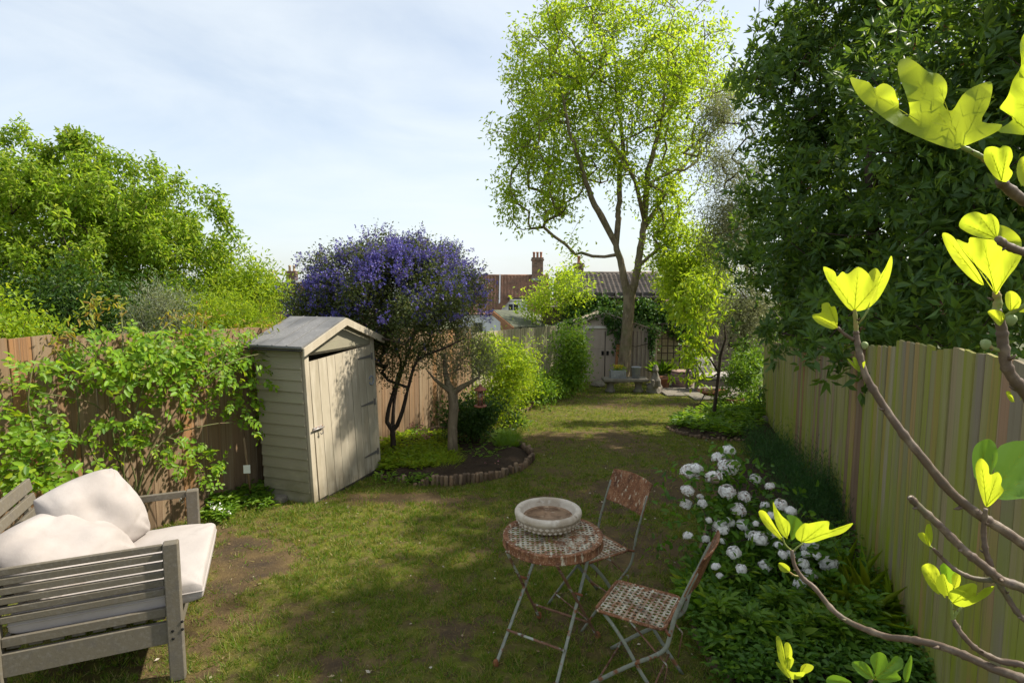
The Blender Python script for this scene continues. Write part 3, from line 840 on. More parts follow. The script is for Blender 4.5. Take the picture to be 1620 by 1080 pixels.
# roof
ov = .085
for sgn in (-1, 1):
    e = W(SW / 2 + sgn * (SW / 2 + .10), 0, SE - .015); r_ = W(SW / 2, 0, SA + .03)
    p = [e + sn * ov, r_ + sn * ov, r_ - sn * (SD + .06), e - sn * (SD + .06)]
    MB().prism(p, (0, 0, .022)).build('roof', m_felt, shed)
    MB().bar(p[0] + Vector((0, 0, -.02)), p[3] + Vector((0, 0, -.02)), .012, .055, up=su).build('felt_edge', m_dark, shed)
    f0 = e + sn * (ov + .013) + Vector((0, 0, -.035)); f1 = r_ + sn * (ov + .013) + Vector((0, 0, -.025))
    d_ = (f1 - f0); dn = Vector((0, 0, 1)) * .043
    MB().prism([f0 - dn, f1 - dn, f1 + dn * .9, f0 + dn * .9], sn * .02).build('bargeboard', m_cream, shed)
for k in range(1, 4):                                     # lapped felt joints
    a0 = W(SW / 2 - SW / 2 - .10, 0, SE - .015) + sn * (ov - k * .19); a1 = W(SW / 2, 0, SA + .03) + sn * (ov - k * .19)
    MB().bar(a0 + Vector((0, 0, .026)), a1 + Vector((0, 0, .026)), .018, .006, up=(0, 0, 1)).build('felt_lap', m_felt, shed)

# ------------------------------------------------------------------ grey ribbed metal shed under the tree
m_taupe = M('taupe_sheet', (.40, .32, .26), [((.32, .255, .205), 2, (1, 1, .4), .45, .65), ((.46, .38, .31), 5, (1, 1, .3), .55, .7)], .6, spec=.35)
m_whitetrim = M('white_trim', (.62, .58, .53), [((.45, .4, .35), 5, (1, 1, .3), .5, .7)], .6)
YS = 16.3
xl, xr = P(880, 600, YS).x, P(1037, 600, YS + .1).x
zb = float(gz(YS)) - .02; zE = P(1037, 524, YS).z; zA = P(958, 497, YS).z
ms = thing('metal_shed', 'taupe ribbed metal shed with double doors behind the tall tree', 'shed', ((xl + xr) / 2, YS, zb))
xd0, xd1 = P(925, 560, YS).x, P(990, 560, YS).x; zd = P(940, 519, YS).z
xa_ = P(958, 500, YS).x
def ribs(x0, x1, n):
    wd = (x1 - x0) / n
    for k in range(n):
        xm = x0 + (k + .5) * wd
        b = MB(); pts = [(xm - wd / 2, YS + .02), (xm - wd * .3, YS + .02), (xm - wd * .22, YS - .025), (xm + wd * .22, YS - .025), (xm + wd * .3, YS + .02), (xm + wd / 2, YS + .02), (xm + wd / 2, YS + .035), (xm - wd / 2, YS + .035)]
        b.prism([(x, y, zb) for x, y in pts], (0, 0, zE - zb)); b.build('rib_panel', m_taupe, ms)
ribs(xd1 + .06, xr, 7); ribs(xl, xd0 - .06, 5)
MB().prism([(xl, YS - .02, zE), (xr, YS - .02, zE), (xa_, YS - .02, zA)], (0, .05, 0)).build('gable', m_taupe, ms)
MB().box((xr - .02, YS + 1.0, (zb + zE) / 2), (.02, .97, (zE - zb) / 2)).build('side_wall', m_taupe, ms)
MB().box((xl + .02, YS + 1.0, (zb + zE) / 2), (.02, .97, (zE - zb) / 2)).build('side_wall', m_taupe, ms)
for x in (xd0 - .03, xd1 + .03): MB().box((x, YS - .03, (zb + zd) / 2), (.035, .03, (zd - zb) / 2)).build('door_jamb', m_whitetrim, ms)
MB().box(((xd0 + xd1) / 2, YS - .03, zd + .03), ((xd1 - xd0) / 2 + .065, .03, .035)).build('door_head', m_whitetrim, ms)
MB().box(((xd0 + xd1) / 2, YS + .10, (zb + zd) / 2), ((xd1 - xd0) / 2, .01, (zd - zb) / 2)).build('inside', m_dark, ms)  # near-black sheet standing in for the unlit interior
xm = P(957, 560, YS).x
for (a, b_, hx) in ((xd0 + .01, xm - .012, xm - .07), (xm + .012, xd1 - .01, xm + .07)):
    d_ = MB().box(((a + b_) / 2, YS - .005, (zb + zd) / 2), ((b_ - a) / 2, .014, (zd - zb) / 2 - .01)).build('door', m_taupe, ms)
    MB().box((hx, YS - .03, zb + .85), (.035, .016, .06)).build('handle', m_dark, d_)
    MB().box(((a + b_) / 2, YS - .024, zb + 1.0), ((b_ - a) / 2 - .05, .005, .02)).build('stiffener', m_taupe, d_)
for a, b_ in ((xl - .08, xa_), (xr + .08, xa_)):
    MB().prism([(a, YS - .10, zE - .03), (b_, YS - .10, zA + .02), (b_, YS + 2.0, zA + .02), (a, YS + 2.0, zE - .03)], (0, 0, .035)).build('roof', m_taupe, ms)

# ------------------------------------------------------------------ corner armchair with cushions
m_greywood = M('silvered_teak', (.205, .185, .150), [((.12, .105, .085), 5, (3, 3, 3), .5, .68), ((.165, .148, .12), 24, (2, 2, 2), .5, .72), ((.10, .085, .065), 80, (1, 1, 1), .62, .72)], .85, bump=(90, (1, 1, 1), .35, .003), spec=.2,
               rand=[(.125, .108, .078), (.14, .12, .088), (.115, .098, .072)])
m_linen = M('oatmeal_linen', (.36, .322, .298), [((.31, .275, .252), 2.5, (1, 1, 1), .45, .65), ((.38, .342, .317), 3, (1, 1, 1), .45, .65)], .95, bump=(4, (1, 1, 1), .16, .05), spec=.1)
AO = Vector((-1.885, 3.02, 0)); au = Vector((.92, .39, 0)).normalized(); av = Vector((-.39, .92, 0)).normalized()
def A_(d, s, z): return AO - au * d + av * s + Vector((0, 0, z))
AD, AL = .80, .94
arm = thing('garden_armchair', 'weathered grey timber corner armchair with slatted arm and back', 'armchair', tuple(A_(.4, .47, 0)))
for (d, s, h) in ((0, 0, .80), (AD, 0, .80), (0, AL, .78), (AD, AL, .80)):
    MB().box(A_(d, s, h / 2), (.038, .03, h / 2), au, av, ch=.006).build('leg', m_greywood, arm)
for k in range(6):
    z = .775 - k * .0505
    MB().bar(A_(.04, 0, z), A_(AD - .04, 0, z), .022, .037, up=(0, 0, 1), ch=.004).build('arm_slat', m_greywood, arm)
MB().bar(A_(.04, 0, .405), A_(AD - .04, 0, .405), .022, .05).build('arm_slat', m_greywood, arm)
MB().bar(A_(.04, AL, .755), A_(AD - .04, AL, .755), .028, .045).build('arm_rail', m_greywood, arm)
for s in (0, AL): MB().bar(A_(.036, s, .285), A_(AD - .036, s, .285), .028, .125).build('seat_rail', m_greywood, arm)
for d in (0, AD): MB().bar(A_(d, .03, .285), A_(d, AL - .03, .285), .028, .125).build('seat_rail', m_greywood, arm)
for k in range(8):
    d = .08 + k * .092; MB().bar(A_(d, .02, .36), A_(d, AL - .02, .36), .06, .018).build('seat_slat', m_greywood, arm)
for k in range(6):
    z = .50 + k * .088; d = AD + .02 + .17 * (z - .4)
    MB().box(A_(d, AL / 2, z), (.012, AL / 2 + .02, .030 if k < 5 else .038), au + Vector((0, 0, .17)), av, Vector((0, 0, 1)) - au * .17).build('back_slat', m_greywood, arm)
for s in (.06, AL - .06): MB().bar(A_(AD + .035, s, .36), A_(AD + .035 + .17 * .55, s, .94), .03, .04, up=av).build('back_upright', m_greywood, arm)
for z in (.30, .345): MB().tube([A_(-.038, -.0, z) - av * .031, A_(-.038, 0, z) - av * .034], .008, 8).build('bolt', m_dark, arm)
for (d, z) in ((.0, .30), (.0, .255)): MB().tube([A_(d + .01, 0, z) - av * .0295, A_(d + .01, 0, z) - av * .0315], .008, 8).build('bolt', m_dark, arm)

def cushion(name, c, ax, ay, az, hx, hy, hz, ex=.35, pinch=.0, n=26, wr=.012, seed=0, sag=0, label=None, cat='cushion', group=None, mat=None):
    us = np.sin(np.linspace(-1, 1, n) * np.pi / 2); U, Vv = np.meshgrid(us, us)
    X = U * (1 - 1.15 * pinch * Vv ** 2); Y = Vv * (1 - 1.15 * pinch * U ** 2)
    T = (np.clip(1 - np.abs(U) ** 2.6, 0, 1) * np.clip(1 - np.abs(Vv) ** 2.6, 0, 1)) ** ex
    wv = fbm(U + seed * 3, Vv + seed, 1.6, 2, seed * 17) - .5
    cr = np.abs(fbm(U * .7 + seed * 5 + .3 * Vv, Vv * 1.6 - .4 * U, 1.1, 2, 31 + seed) - .5)
    crease = -np.clip(.10 - cr, 0, .1) * 2.2
    fan = np.sin(np.arctan2(1.1 - Vv, 1.1 - U) * 17 + seed) * np.clip(1 - np.hypot(1 - U, 1 - Vv), 0, 1) + np.sin(np.arctan2(1.1 + Vv, 1.1 - U) * 15) * np.clip(1 - np.hypot(1 - U, 1 + Vv), 0, 1) + np.sin(np.arctan2(1.1 + Vv, 1.1 + U) * 16) * np.clip(1 - np.hypot(1 + U, 1 + Vv), 0, 1)
    Zt = T * hz + (wv * 2 + crease) * wr * 2.5 * T + fan * wr * .7 * np.minimum(1, T * 2) - sag * (1 - X ** 2) * (1 - Y ** 2)
    Zb = -T * hz * .95
    c = np.array(c); ax, ay, az = [np.array(Vector(q).normalized()) for q in (ax, ay, az)]
    f = lambda Z: (c + (X * hx)[..., None] * ax + (Y * hy)[..., None] * ay + Z[..., None] * az).reshape(-1, 3)
    i = np.arange(n * n).reshape(n, n); q = np.stack([i[:-1, :-1], i[:-1, 1:], i[1:, 1:], i[1:, :-1]], -1).reshape(-1, 4)
    o = np_obj(name, np.concatenate([f(Zt), f(Zb)]), [np.concatenate([q, (q + n * n)[:, ::-1]])], mat or m_linen, smooth=True)
    bm = bmesh.new(); bm.from_mesh(o.data); bmesh.ops.remove_doubles(bm, verts=bm.verts, dist=.0005); bmesh.ops.recalc_face_normals(bm, faces=bm.faces); bm.to_mesh(o.data); bm.free()
    for p_ in o.data.polygons: p_.use_smooth = True
    ft = f(Zt).reshape(n, n, 3); ring = [Vector(q) for q in np.concatenate([ft[0, :-1], ft[:-1, -1], ft[-1, :0:-1], ft[:0:-1, 0]])]; ring.append(ring[0])
    if pinch == 0: MB().tube(ring, .005, 6, cap=False).build('piping', mat or m_linen, o)
    return tag(o, label, cat, group)
def frame_(nv, roll=.12):
    nv = nv.normalized(); up_ = Vector((0, 0, 1)); up_ = (up_ - nv * up_.dot(nv)).normalized(); sd_ = up_.cross(nv); r_ = Matrix.Rotation(roll, 3, nv)
    return r_ @ sd_, r_ @ up_, nv
cushion('seat_cushion', A_(.30, .465, .475), au, av, (0, 0, 1), .44, .445, .098, ex=.13, wr=.006, seed=2, n=40, label='thick pale linen seat pad on the grey armchair')
cushion('pillow', A_(.60, .40, .685), *frame_(au * .45 - av * .35 + Vector((0, 0, .8))), .32, .27, .145, ex=.44, pinch=.08, wr=.019, seed=5, n=44, label='pale linen pillow nearest the camera on the grey armchair', group='linen pillows')
cushion('pillow', A_(.50, .66, .775), *frame_(au * .55 - av * .55 + Vector((0, 0, .5))), .26, .265, .155, ex=.44, pinch=.08, wr=.019, seed=9, n=44, label='upright pale linen pillow standing behind the nearer pillow', group='linen pillows')

# ------------------------------------------------------------------ rusty bistro set
m_paintrust = M('pale_green_paint_and_rust', (.46, .44, .34), [((.21, .095, .045), 22, (1, 1, 1), .44, .60), ((.32, .17, .085), 90, (1, 1, 1), .5, .64), ((.11, .05, .028), 7, (1, 1, 1), .50, .70)], .75, bump=(120, (1, 1, 1), .4, .002), spec=.3)
m_mostlyrust = M('flaking_rust', (.17, .07, .033), [((.27, .13, .065), 26, (1, 1, .5), .46, .62), ((.085, .037, .02), 14, (1, 1, .6), .5, .65), ((.46, .40, .29), 34, (1.3, 1.3, .35), .585, .65), ((.42, .26, .15), 120, (1, 1, 1), .56, .66)], .85, bump=(100, (1, 1, 1), .5, .002), spec=.2)
m_framegrey = M('grey_green_frame', (.22, .23, .18), [((.16, .165, .135), 20, (1, 1, 1), .5, .65), ((.20, .085, .04), 14, (1, 1, 1), .55, .62), ((.30, .31, .26), 50, (1, 1, 1), .6, .7)], .7, spec=.35)
m_framerust = M('rusted_frame', (.19, .10, .06), [((.36, .37, .31), 10, (1, 1, 1), .53, .58), ((.10, .045, .025), 25, (1, 1, 1), .52, .65)], .8, spec=.25)
def perforated(inside, x0, x1, y0, y1, cell, z, hole=.36, zf=None):
    V = []; F = []
    nx = int(round((x1 - x0) / cell)); ny = int(round((y1 - y0) / cell))
    for i in range(nx):
        for j in range(ny):
            cx, cy = x0 + (i + .5) * cell, y0 + (j + .5) * cell
            if not inside(cx, cy): continue
            n0 = len(V); h = cell / 2
            oc = [(h, 0), (h, h), (0, h), (-h, h), (-h, 0), (-h, -h), (0, -h), (h, -h)]
            for k, (a, b) in enumerate(oc):
                V.append((cx + a, cy + b, z))
            for k in range(8):
                a = math.pi / 4 * k; rr = cell * (hole if k % 2 else hole * .60)
                V.append((cx + math.cos(a) * rr, cy + math.sin(a) * rr, z - .0015))
            F += [(n0 + k, n0 + (k + 1) % 8, n0 + 8 + (k + 1) % 8, n0 + 8 + k) for k in range(8)]
    return V, F
def make_chair(label, group):
    t = thing('bistro_chair', label, 'chair', (0, 0, 0), group)
    hw, dp, zs = .178, .375, .45
    V, F = perforated(lambda x, y: True, -hw + .008, hw - .008, .008, dp - .008, .0295, zs, .41)
    st = MB().add(V, F).build('seat', m_paintrust, t)
    rim = MB(); cr = .03
    pts = []
    for (cx, cy, a0) in ((hw - cr, cr, -90), (hw - cr, dp - cr, 0), (-hw + cr, dp - cr, 90), (-hw + cr, cr, 180)):
        for k in range(4):
            a = R(a0 + k * 30); pts.append((cx + cr * math.cos(a), cy + cr * math.sin(a), zs - .006))
    pts.append(pts[0]); rim.tube(pts, .0085, 6, cap=False, flat=1.3); rim.build('seat_rim', m_mostlyrust, st)
    MB().box((0, dp / 2, zs - .02), (hw - .01, .008, .008)).build('seat_brace', m_framerust, st)
    for s in (-1, 1):
        x = s * (hw + .012)
        rear = [(x, -.155, .80), (x, -.10, .66), (x, -.055, .53), (x, -.035, .43), (x, -.015, .36), (x, .04, .30), (x, .14, .225), (x, .28, .11), (x, .41, -.005)]
        MB().tube(smooth_pts(rear, 3), .0115, 8, flat=.42, up=(0, 1, 0)).build('back_leg', m_framegrey, t)
        x2 = s * (hw - .006)
        fr = [(x2, dp - .05, .435), (x2, dp - .10, .385), (x2, dp - .17, .30), (x2, dp - .26, .17), (x2, dp - .40, -.005)]
        MB().tube(smooth_pts(fr, 3), .0115, 8, flat=.42, up=(0, 1, 0)).build('front_leg', m_framegrey, t)
        MB().tube([(x - s * .02, .135, .229), (x + s * .012, .135, .229)], .007, 6).build('rivet', m_rust, t)
        MB().tube([(x2, dp * .48, .435), (x2 - s * .01, -.02, .25), (x2 - s * .012, .0, .10)], .005, 6).build('stay', m_framerust, t)
        MB().tube([(x - s * .03, -.005, zs - .01), (x + s * .008, -.035, zs - .01)], .009, 6).build('pivot', m_rust, t)
    MB().tube([(-hw - .01, .345, .06), (hw + .01, .345, .06)], .006, 6).build('foot_bar', m_framerust, t)
    MB().tube([(-hw + .01, .055, .09), (hw - .01, .055, .09)], .006, 6).build('foot_bar', m_framerust, t)
    b = MB(); n = 10; V = []; F = []
    for (zz, yb) in ((.665, -.098), (.70, -.112), (.86, -.175), (.875, -.182)):
        for k in range(n + 1):
            u = k / n * 2 - 1; V.append((u * (hw + .02), yb - .032 * (1 - u * u), zz + .012 * (1 - u * u) * (1 if zz > .8 else -.2)))
    for r_ in range(3):
        for k in range(n): F.append((r_ * (n + 1) + k, r_ * (n + 1) + k + 1, (r_ + 1) * (n + 1) + k + 1, (r_ + 1) * (n + 1) + k))
    m0 = len(V); V += [(x, y - .006, z) for x, y, z in V]; F += [tuple(i + m0 for i in f)[::-1] for f in F]
    for k in range(n): F.append((k, k + 1, m0 + k + 1, m0 + k)); e = 3 * (n + 1); F.append((e + k, e + k + 1, m0 + e + k + 1, m0 + e + k))
    for k in (0, n):
        for r_ in range(3): F.append((r_ * (n + 1) + k, (r_ + 1) * (n + 1) + k, m0 + (r_ + 1) * (n + 1) + k, m0 + r_ * (n + 1) + k))
    bk = b.add(V, F).build('backrest', m_mostlyrust, t)
    for (zz, yb, off) in ((.667, -.100, 0), (.873, -.182, .012)):
        e = MB(); e.tube([((k / n * 2 - 1) * (hw + .02), yb - .003 - .032 * (1 - (k / n * 2 - 1) ** 2), zz + off * (1 - (k / n * 2 - 1) ** 2)) for k in range(n + 1)], .005, 6)
        e.build('rolled_edge', m_mostlyrust, bk)
    return t
def copy_tree(o, parent=None):
    c = o.copy(); C.objects.link(c)
    if parent: c.parent = parent
    for ch in list(o.children): copy_tree(ch, c)
    return c
def place(o, rear_mid, front_dir, z):
    f = Vector(front_dir).normalized(); o.location = (rear_mid[0], rear_mid[1], z); o.rotation_euler = (0, 0, math.atan2(-f.x, f.y))
c1 = make_chair('rusty folding bistro chair turned sideways nearest the white flowers', 'rusty bistro chairs')
place(c1, (.868, 2.92), (-.33, .19, 0), .0)
c2 = copy_tree(c1); c2['label'] = 'rusty folding bistro chair tucked behind the round table'
place(c2, (.70, 3.86), (-.86, -.51, 0), -.025)

TC = Vector((.25, 3.35, 0)); TH = .70
tb = thing('bistro_table', 'round rusty perforated folding bistro table', 'table', tuple(TC))
TR = .303
V, F = perforated(lambda x, y: x * x + y * y < (TR * .93) ** 2, -.3135, .3135, -.3135, .3135, .0285, 0, .41)
V = [(TC.x + x, TC.y + y, TH - .003 + z) for x, y, z in V]
top = MB().add(V, F).build('tabletop', m_paintrust, tb)
MB().lathe([(TR * .90, TH - .004), (TR * .985, TH + .001), (TR + .001, TH - .001), (TR + .003, TH - .006), (TR + .001, TH - .010), (TR + .002, TH - .045), (TR + .005, TH - .048), (TR + .004, TH - .053), (TR - .003, TH - .053), (TR - .004, TH - .010), (TR * .90, TH - .010)], TC, 64).build('table_rim', m_mostlyrust, top)
# replace the solid caps of the ring: the lathe closes both ends, so open them
me = tb.children[0].children[0].data
bm = bmesh.new(); bm.from_mesh(me); bmesh.ops.delete(bm, geom=[f for f in bm.faces if len(f.verts) > 8], context='FACES_ONLY'); bm.to_mesh(me); bm.free()
e_ = Vector((.855, -.518, 0)); w_ = Vector((.52, .855, 0)); FC = TC + Vector((-.03, -.07, 0))
for s in (-1, 1):
    for (wf, wt_, m_) in ((-.285, .27, m_framegrey), (.275, -.27, m_framerust)):
        ee = .19 if wf < 0 else .205
        foot = FC + e_ * s * (ee + .005) + w_ * wf; head = TC + e_ * s * (ee - .025 if wf < 0 else ee - .04) + w_ * wt_
        foot.z = -.005; head.z = TH - .045
        MB().bar(foot, head, .019, .010, up=w_, ch=.003).build('leg', m_, tb)
        MB().lathe([(.016, -.012), (.019, 0), (.014, .022), (.008, .03)], (foot.x, foot.y, 0), 10).build('foot', m_rust, tb)
    pv = TC + e_ * s * .19 + w_ * -.03; MB().tube([pv + Vector((0, 0, .38)) - e_ * .025, pv + Vector((0, 0, .38)) + e_ * .025], .008, 8).build('pivot_bolt', m_rust, tb)
    a = TC + e_ * s * .18; MB().bar(a + w_ * -.22 + Vector((0, 0, TH - .045)), a + w_ * .22 + Vector((0, 0, TH - .045)), .02, .008).build('top_bar', m_framerust, tb)
for (wf, z) in ((-.285, .15), (.275, .15)):
    k = z / TH; cc = FC + w_ * (wf * (1 - k) + (.27 if wf < 0 else -.27) * k)
    MB().tube([cc - e_ * .19 + Vector((0, 0, z)), cc + e_ * .19 + Vector((0, 0, z))], .0075, 8).build('stretcher', m_framerust, tb)
MB().tube([TC - e_ * .17 + w_ * .09 + Vector((0, 0, .52)), TC + e_ * .17 + w_ * .09 + Vector((0, 0, .52))], .006, 8).build('stretcher', m_framerust, tb)

m_bowl = M('cast_stone_bowl', (.52, .45, .36), [((.38, .31, .23), 7, (1, 1, 1), .45, .62), ((.62, .56, .47), 16, (1, 1, 1), .52, .68), ((.24, .18, .12), 22, (1, 1, 1), .6, .72)], .9, bump=(60, (1, 1, 1), .6, .006))
m_dregs = M('dried_dregs', (.30, .19, .11), [((.16, .09, .05), 14, (1, 1, 1), .45, .6), ((.44, .33, .22), 22, (1, 1, 1), .55, .7)], .8, bump=(40, (1, 1, 1), .6, .006))
BC = G(869, 838, TH); BC = Vector((BC.x - .005, BC.y + .045, TH + .001))
bw = thing('bird_bath_bowl', 'cream cast stone bowl with carved band on the rusty table', 'bowl', tuple(BC))
q = BC.copy()
MB().lathe([(.115, 0), (.135, .004), (.166, .022), (.186, .045), (.195, .070), (.196, .078), (.206, .082), (.210, .092), (.209, .106), (.204, .115), (.194, .119), (.178, .118), (.171, .112), (.167, .098), (.160, .078), (.135, .060), (.06, .052), (.01, .050)], q, 72, jit=.004).build('basin', m_bowl, bw)
MB().lathe([(.158, .072), (.154, .076), (.11, .064), (.05, .058), (.005, .057)], q, 40, jit=.01).build('dregs', m_dregs, bw)
cb = MB()
for row, (rr, zz, sc) in enumerate(((.1935, .060, 1), (.178, .034, .9))):
    for k in range(34):
        a = 2 * math.pi * (k + .5 * row) / 34
        ca, sa = math.cos(a), math.sin(a); ctr = q + Vector((ca * rr, sa * rr, zz)); tg_ = Vector((-sa, ca, 0)); up_ = Vector((ca * .55, sa * .55, 1)).normalized(); o_ = tg_.cross(up_)
        V = [ctr + tg_ * -.0165 * sc, ctr + up_ * .017 * sc, ctr + tg_ * .0165 * sc, ctr - up_ * .015 * sc, ctr + o_ * .011]
        cb.add(V, [(0, 1, 4), (1, 2, 4), (2, 3, 4), (3, 0, 4)])
cb.build('carved_band', m_bowl, bw, kind='stuff')
MB().lathe([(.1715, .024), (.1878, .044), (.1968, .072), (.196, .0725), (.186, .045), (.17, .025)], q, 72).build('band_ground', M('dark_band_stone', (.30, .24, .17), [((.32, .26, .19), 20, (1, 1, 1), .5, .7)], .9), bw)  # darker stone colour between the petals, for contrast in the carved band
bm = bmesh.new(); me = bpy.data.meshes['band_ground']; bm.from_mesh(me); bmesh.ops.delete(bm, geom=[f for f in bm.faces if len(f.verts) > 8], context='FACES_ONLY'); bm.to_mesh(me); bm.free()

# ------------------------------------------------------------------ objects round the far end
def gpt(px, py): return G(px, py)
b0 = G(988, 620)
bn = thing('stone_bench', 'low curved stone bench with pedestal feet in front of the tree', 'bench', tuple(b0))
hb = P(988, 600, b0.y).z - b0.z; xw0, xw1 = P(953, 600, b0.y).x, P(1024, 600, b0.y).x
MB().box(((xw0 + xw1) / 2, b0.y, b0.z + hb), ((xw1 - xw0) / 2, .19, .04), ch=.015).build('slab', m_stone, bn)
for x in (xw0 + .2, xw1 - .22): MB().lathe([(.13, 0), (.13, .05), (.09, .1), (.085, hb * .6), (.12, hb - .07), (.12, hb - .03)], (x, b0.y, b0.z), 10).build('pedestal', m_stone, bn)
zt = b0.z + hb + .041
def box_planter(name, label, cat, c, hx, hy, h, mat, soil=m_soil):
    t = thing(name, label, cat, tuple(c)); c = Vector(c)
    for (dx, dy, ax, ay) in ((0, -hy, hx, .012), (0, hy, hx, .012), (-hx + .012, 0, .012, hy - .012), (hx - .012, 0, .012, hy - .012)): MB().box(c + Vector((dx, dy, h / 2)), (ax, ay, h / 2)).build('side', mat, t)
    MB().box(c + Vector((0, 0, h - .04)), (hx - .02, hy - .02, .02)).build('soil', soil, t)
    return t
m_galv = M('galvanised', (.32, .33, .35), [((.22, .22, .23), 6, (1, 1, 1), .45, .65), ((.42, .42, .43), 14, (1, 1, 1), .55, .7)], .5, metal=.4)
TRc = Vector((P(977, 598, b0.y).x, b0.y, zt)); box_planter('planter_trough', 'grey trough of yellow flowers on the stone bench', 'planter', TRc, .19, .10, .2, m_galv)
bc = Vector((P(1006, 598, b0.y).x, b0.y, zt))
t = thing('metal_churn', 'grey metal bucket on the right end of the stone bench', 'bucket', tuple(bc))
MB().lathe([(.09, 0), (.10, .01), (.115, .26), (.125, .265), (.125, .28), (.105, .28), (.095, .03), (.01, .025)], bc, 16).build('body', m_galv, t)
MB().tube([bc + Vector((math.cos(a) * .125, 0, .27 + math.sin(a) * .12)) for a in np.linspace(0, math.pi, 9)], .006, 6).build('handle', m_iron, t)
# weathered seated stone figure on a rock
sp = G(1036, 622); t = thing('stone_figure', 'mossy seated stone garden figure on a boulder', 'statue', tuple(sp))
pz = sp.z
b = MB().rock((sp.x, sp.y, pz + .33), (.13, .11, .20), 3).rock((sp.x, sp.y - .02, pz + .60), (.085, .09, .10), 4).build('body', m_stone, t)
MB().rock((sp.x - .07, sp.y - .09, pz + .27), (.05, .06, .15), 5, 1).build('foreleg', m_stone, t); MB().rock((sp.x + .07, sp.y - .09, pz + .27), (.05, .06, .15), 6, 1).build('foreleg', m_stone, t)
def rock(label, px, py, r, seed, grp=None):
    p = G(px, py); return tag(MB().rock((p.x, p.y, p.z + r[2] * .35), r, seed).build('rock', m_stone), label, 'rock', grp)
rock('rounded boulder under the seated stone figure', 1036, 621, (.24, .18, .17), 7)
rock('flat stone by the left foot of the stone bench', 946, 611, (.22, .15, .12), 8)
rock('small pale stone at the foot of the right fence', 1211, 668, (.10, .08, .09), 9)
for k, (px, py, r_) in enumerate(((362, 800, .09), (386, 793, .11), (412, 795, .08), (438, 794, .10))):
    rock(['rough stone beside the armchair end of the shed border', 'largest rough stone in the shed border', 'small rough stone in the middle of the shed border', 'rough stone touching the cream shed base'][k], px, py, (r_, r_ * .7, r_ * .6), 20 + k)
def pot(label, c, r, h, mat=None, ribs_=False, cat='plant pot', name='terracotta_pot'):
    c = Vector(c); t = thing(name, label, cat, tuple(c))
    if ribs_:
        pr = [(r * .8, 0)]
        for k in range(7):
            f = k / 7; rr = r * (.84 + .22 * math.sin(math.pi * (f * .85 + .1))); pr += [(rr, h * f + .01), (rr * 1.04, h * (f + .05)), (rr * 1.04, h * (f + .09)), (rr, h * (f + .125))]
        pr += [(r * 1.0, h * .97), (r * 1.05, h), (r * .9, h)]
    else: pr = [(r * .68, 0), (r * .7, .01), (r * .93, h * .82), (r * 1.0, h * .83), (r * 1.02, h * .99), (r * .96, h), (r * .88, h), (r * .86, h * .9)]
    MB().lathe(pr + [(.01, h * .9)], c, 20).build('body', mat or m_terra, t)
    MB().lathe([(r * .87, h * .91), (.01, h * .93)], c, 12).build('soil', m_soil, t)
    return t
pA = G(909, 618); pot('tall brown terracotta pot holding the climber by the far fence', pA, .19, .52, M('brown_pot', (.20, .10, .06), [((.12, .07, .045), 4, (1, 1, 1), .45, .65)], .85))
pB = G(1049, 614); pot('orange terracotta pot of strappy leaves right of the stone figure', pB, .2, .30)
pC = G(1079, 612); pot('large ribbed buff barrel pot by the far paving', pC, .29, .44, M('buff_barrel', (.30, .20, .16), [((.20, .13, .10), 4, (1, 1, 1), .45, .65)], .9), True)
pD = G(1163, 650); pot('small terracotta pot under the fern bush by the right fence', pD, .17, .26)
# plank leaning on the trunk side
tag(MB().bar(P(975, 604, 16.0), P(980, 545, 16.15), .16, .03, up=(0, 1, 0)).build('leaning_plank', m_orangewood), 'reddish board leaning beside the tree trunk against the metal shed', 'plank')
# far bench with cushion
fbp = G(1128, 622); fb = thing('garden_sofa', 'low grey timber sofa at the far end behind the young tree', 'sofa', (fbp.x, fbp.y + .3, fbp.z))
x0, x1 = P(1101, 620, fbp.y).x, P(1178, 620, fbp.y).x; y0 = fbp.y; zg = fbp.z
for x in (x0, x1):
    for y in (y0, y0 + .7): MB().box((x, y, zg + .28), (.035, .035, .28)).build('leg', m_greywood, fb)
MB().box(((x0 + x1) / 2, y0, zg + .24), ((x1 - x0) / 2 - .04, .02, .07)).build('seat_rail', m_greywood, fb)
MB().box(((x0 + x1) / 2, y0 + .34, zg + .32), ((x1 - x0) / 2 - .03, .33, .012)).build('seat', m_greywood, fb)
for k in range(4): MB().box(((x0 + x1) / 2, y0 + .72 + .02 * k, zg + .42 + .09 * k), ((x1 - x0) / 2, .012, .032)).build('back_slat', m_greywood, fb)
cushion('seat_cushion', ((x0 + x1) / 2, y0 + .33, zg + .40), (1, 0, 0), (0, 1, 0), (0, 0, 1), (x1 - x0) / 2 - .05, .34, .065, ex=.15, seed=3, n=20, label='pale seat pad on the low sofa at the far end')
cushion('pillow', (x0 + .32, y0 + .5, zg + .62), (1, 0, 0), (0, .4, 1), (0, -1, .4), .28, .24, .1, ex=.42, pinch=.06, seed=6, n=20, label='pale pillow on the low sofa at the far end')
# rusty fire dish on legs
fd = G(1128, 640); t = thing('fire_bowl', 'rusty shallow fire bowl on splayed legs by the young tree', 'fire bowl', tuple(fd))
MB().lathe([(.05, .20), (.2, .22), (.33, .29), (.35, .31), (.33, .31), (.2, .25), (.01, .23)], fd, 24).build('dish', m_rust, t)
for a in (.6, 2.6, 4.7): MB().tube([fd + Vector((math.cos(a) * .18, math.sin(a) * .18, .22)), fd + Vector((math.cos(a) * .28, math.sin(a) * .28, 0))], .014, 6).build('leg', m_iron, t)
tag(MB().box(fd + Vector((-.06, 0, .33)), (.16, .035, .02), (.9, .4, 0), (-.4, .9, 0)).build('firewood_piece', M('split_wood', (.42, .30, .19), (), .85)), 'split piece of pale firewood lying on the fire bowl', 'firewood')
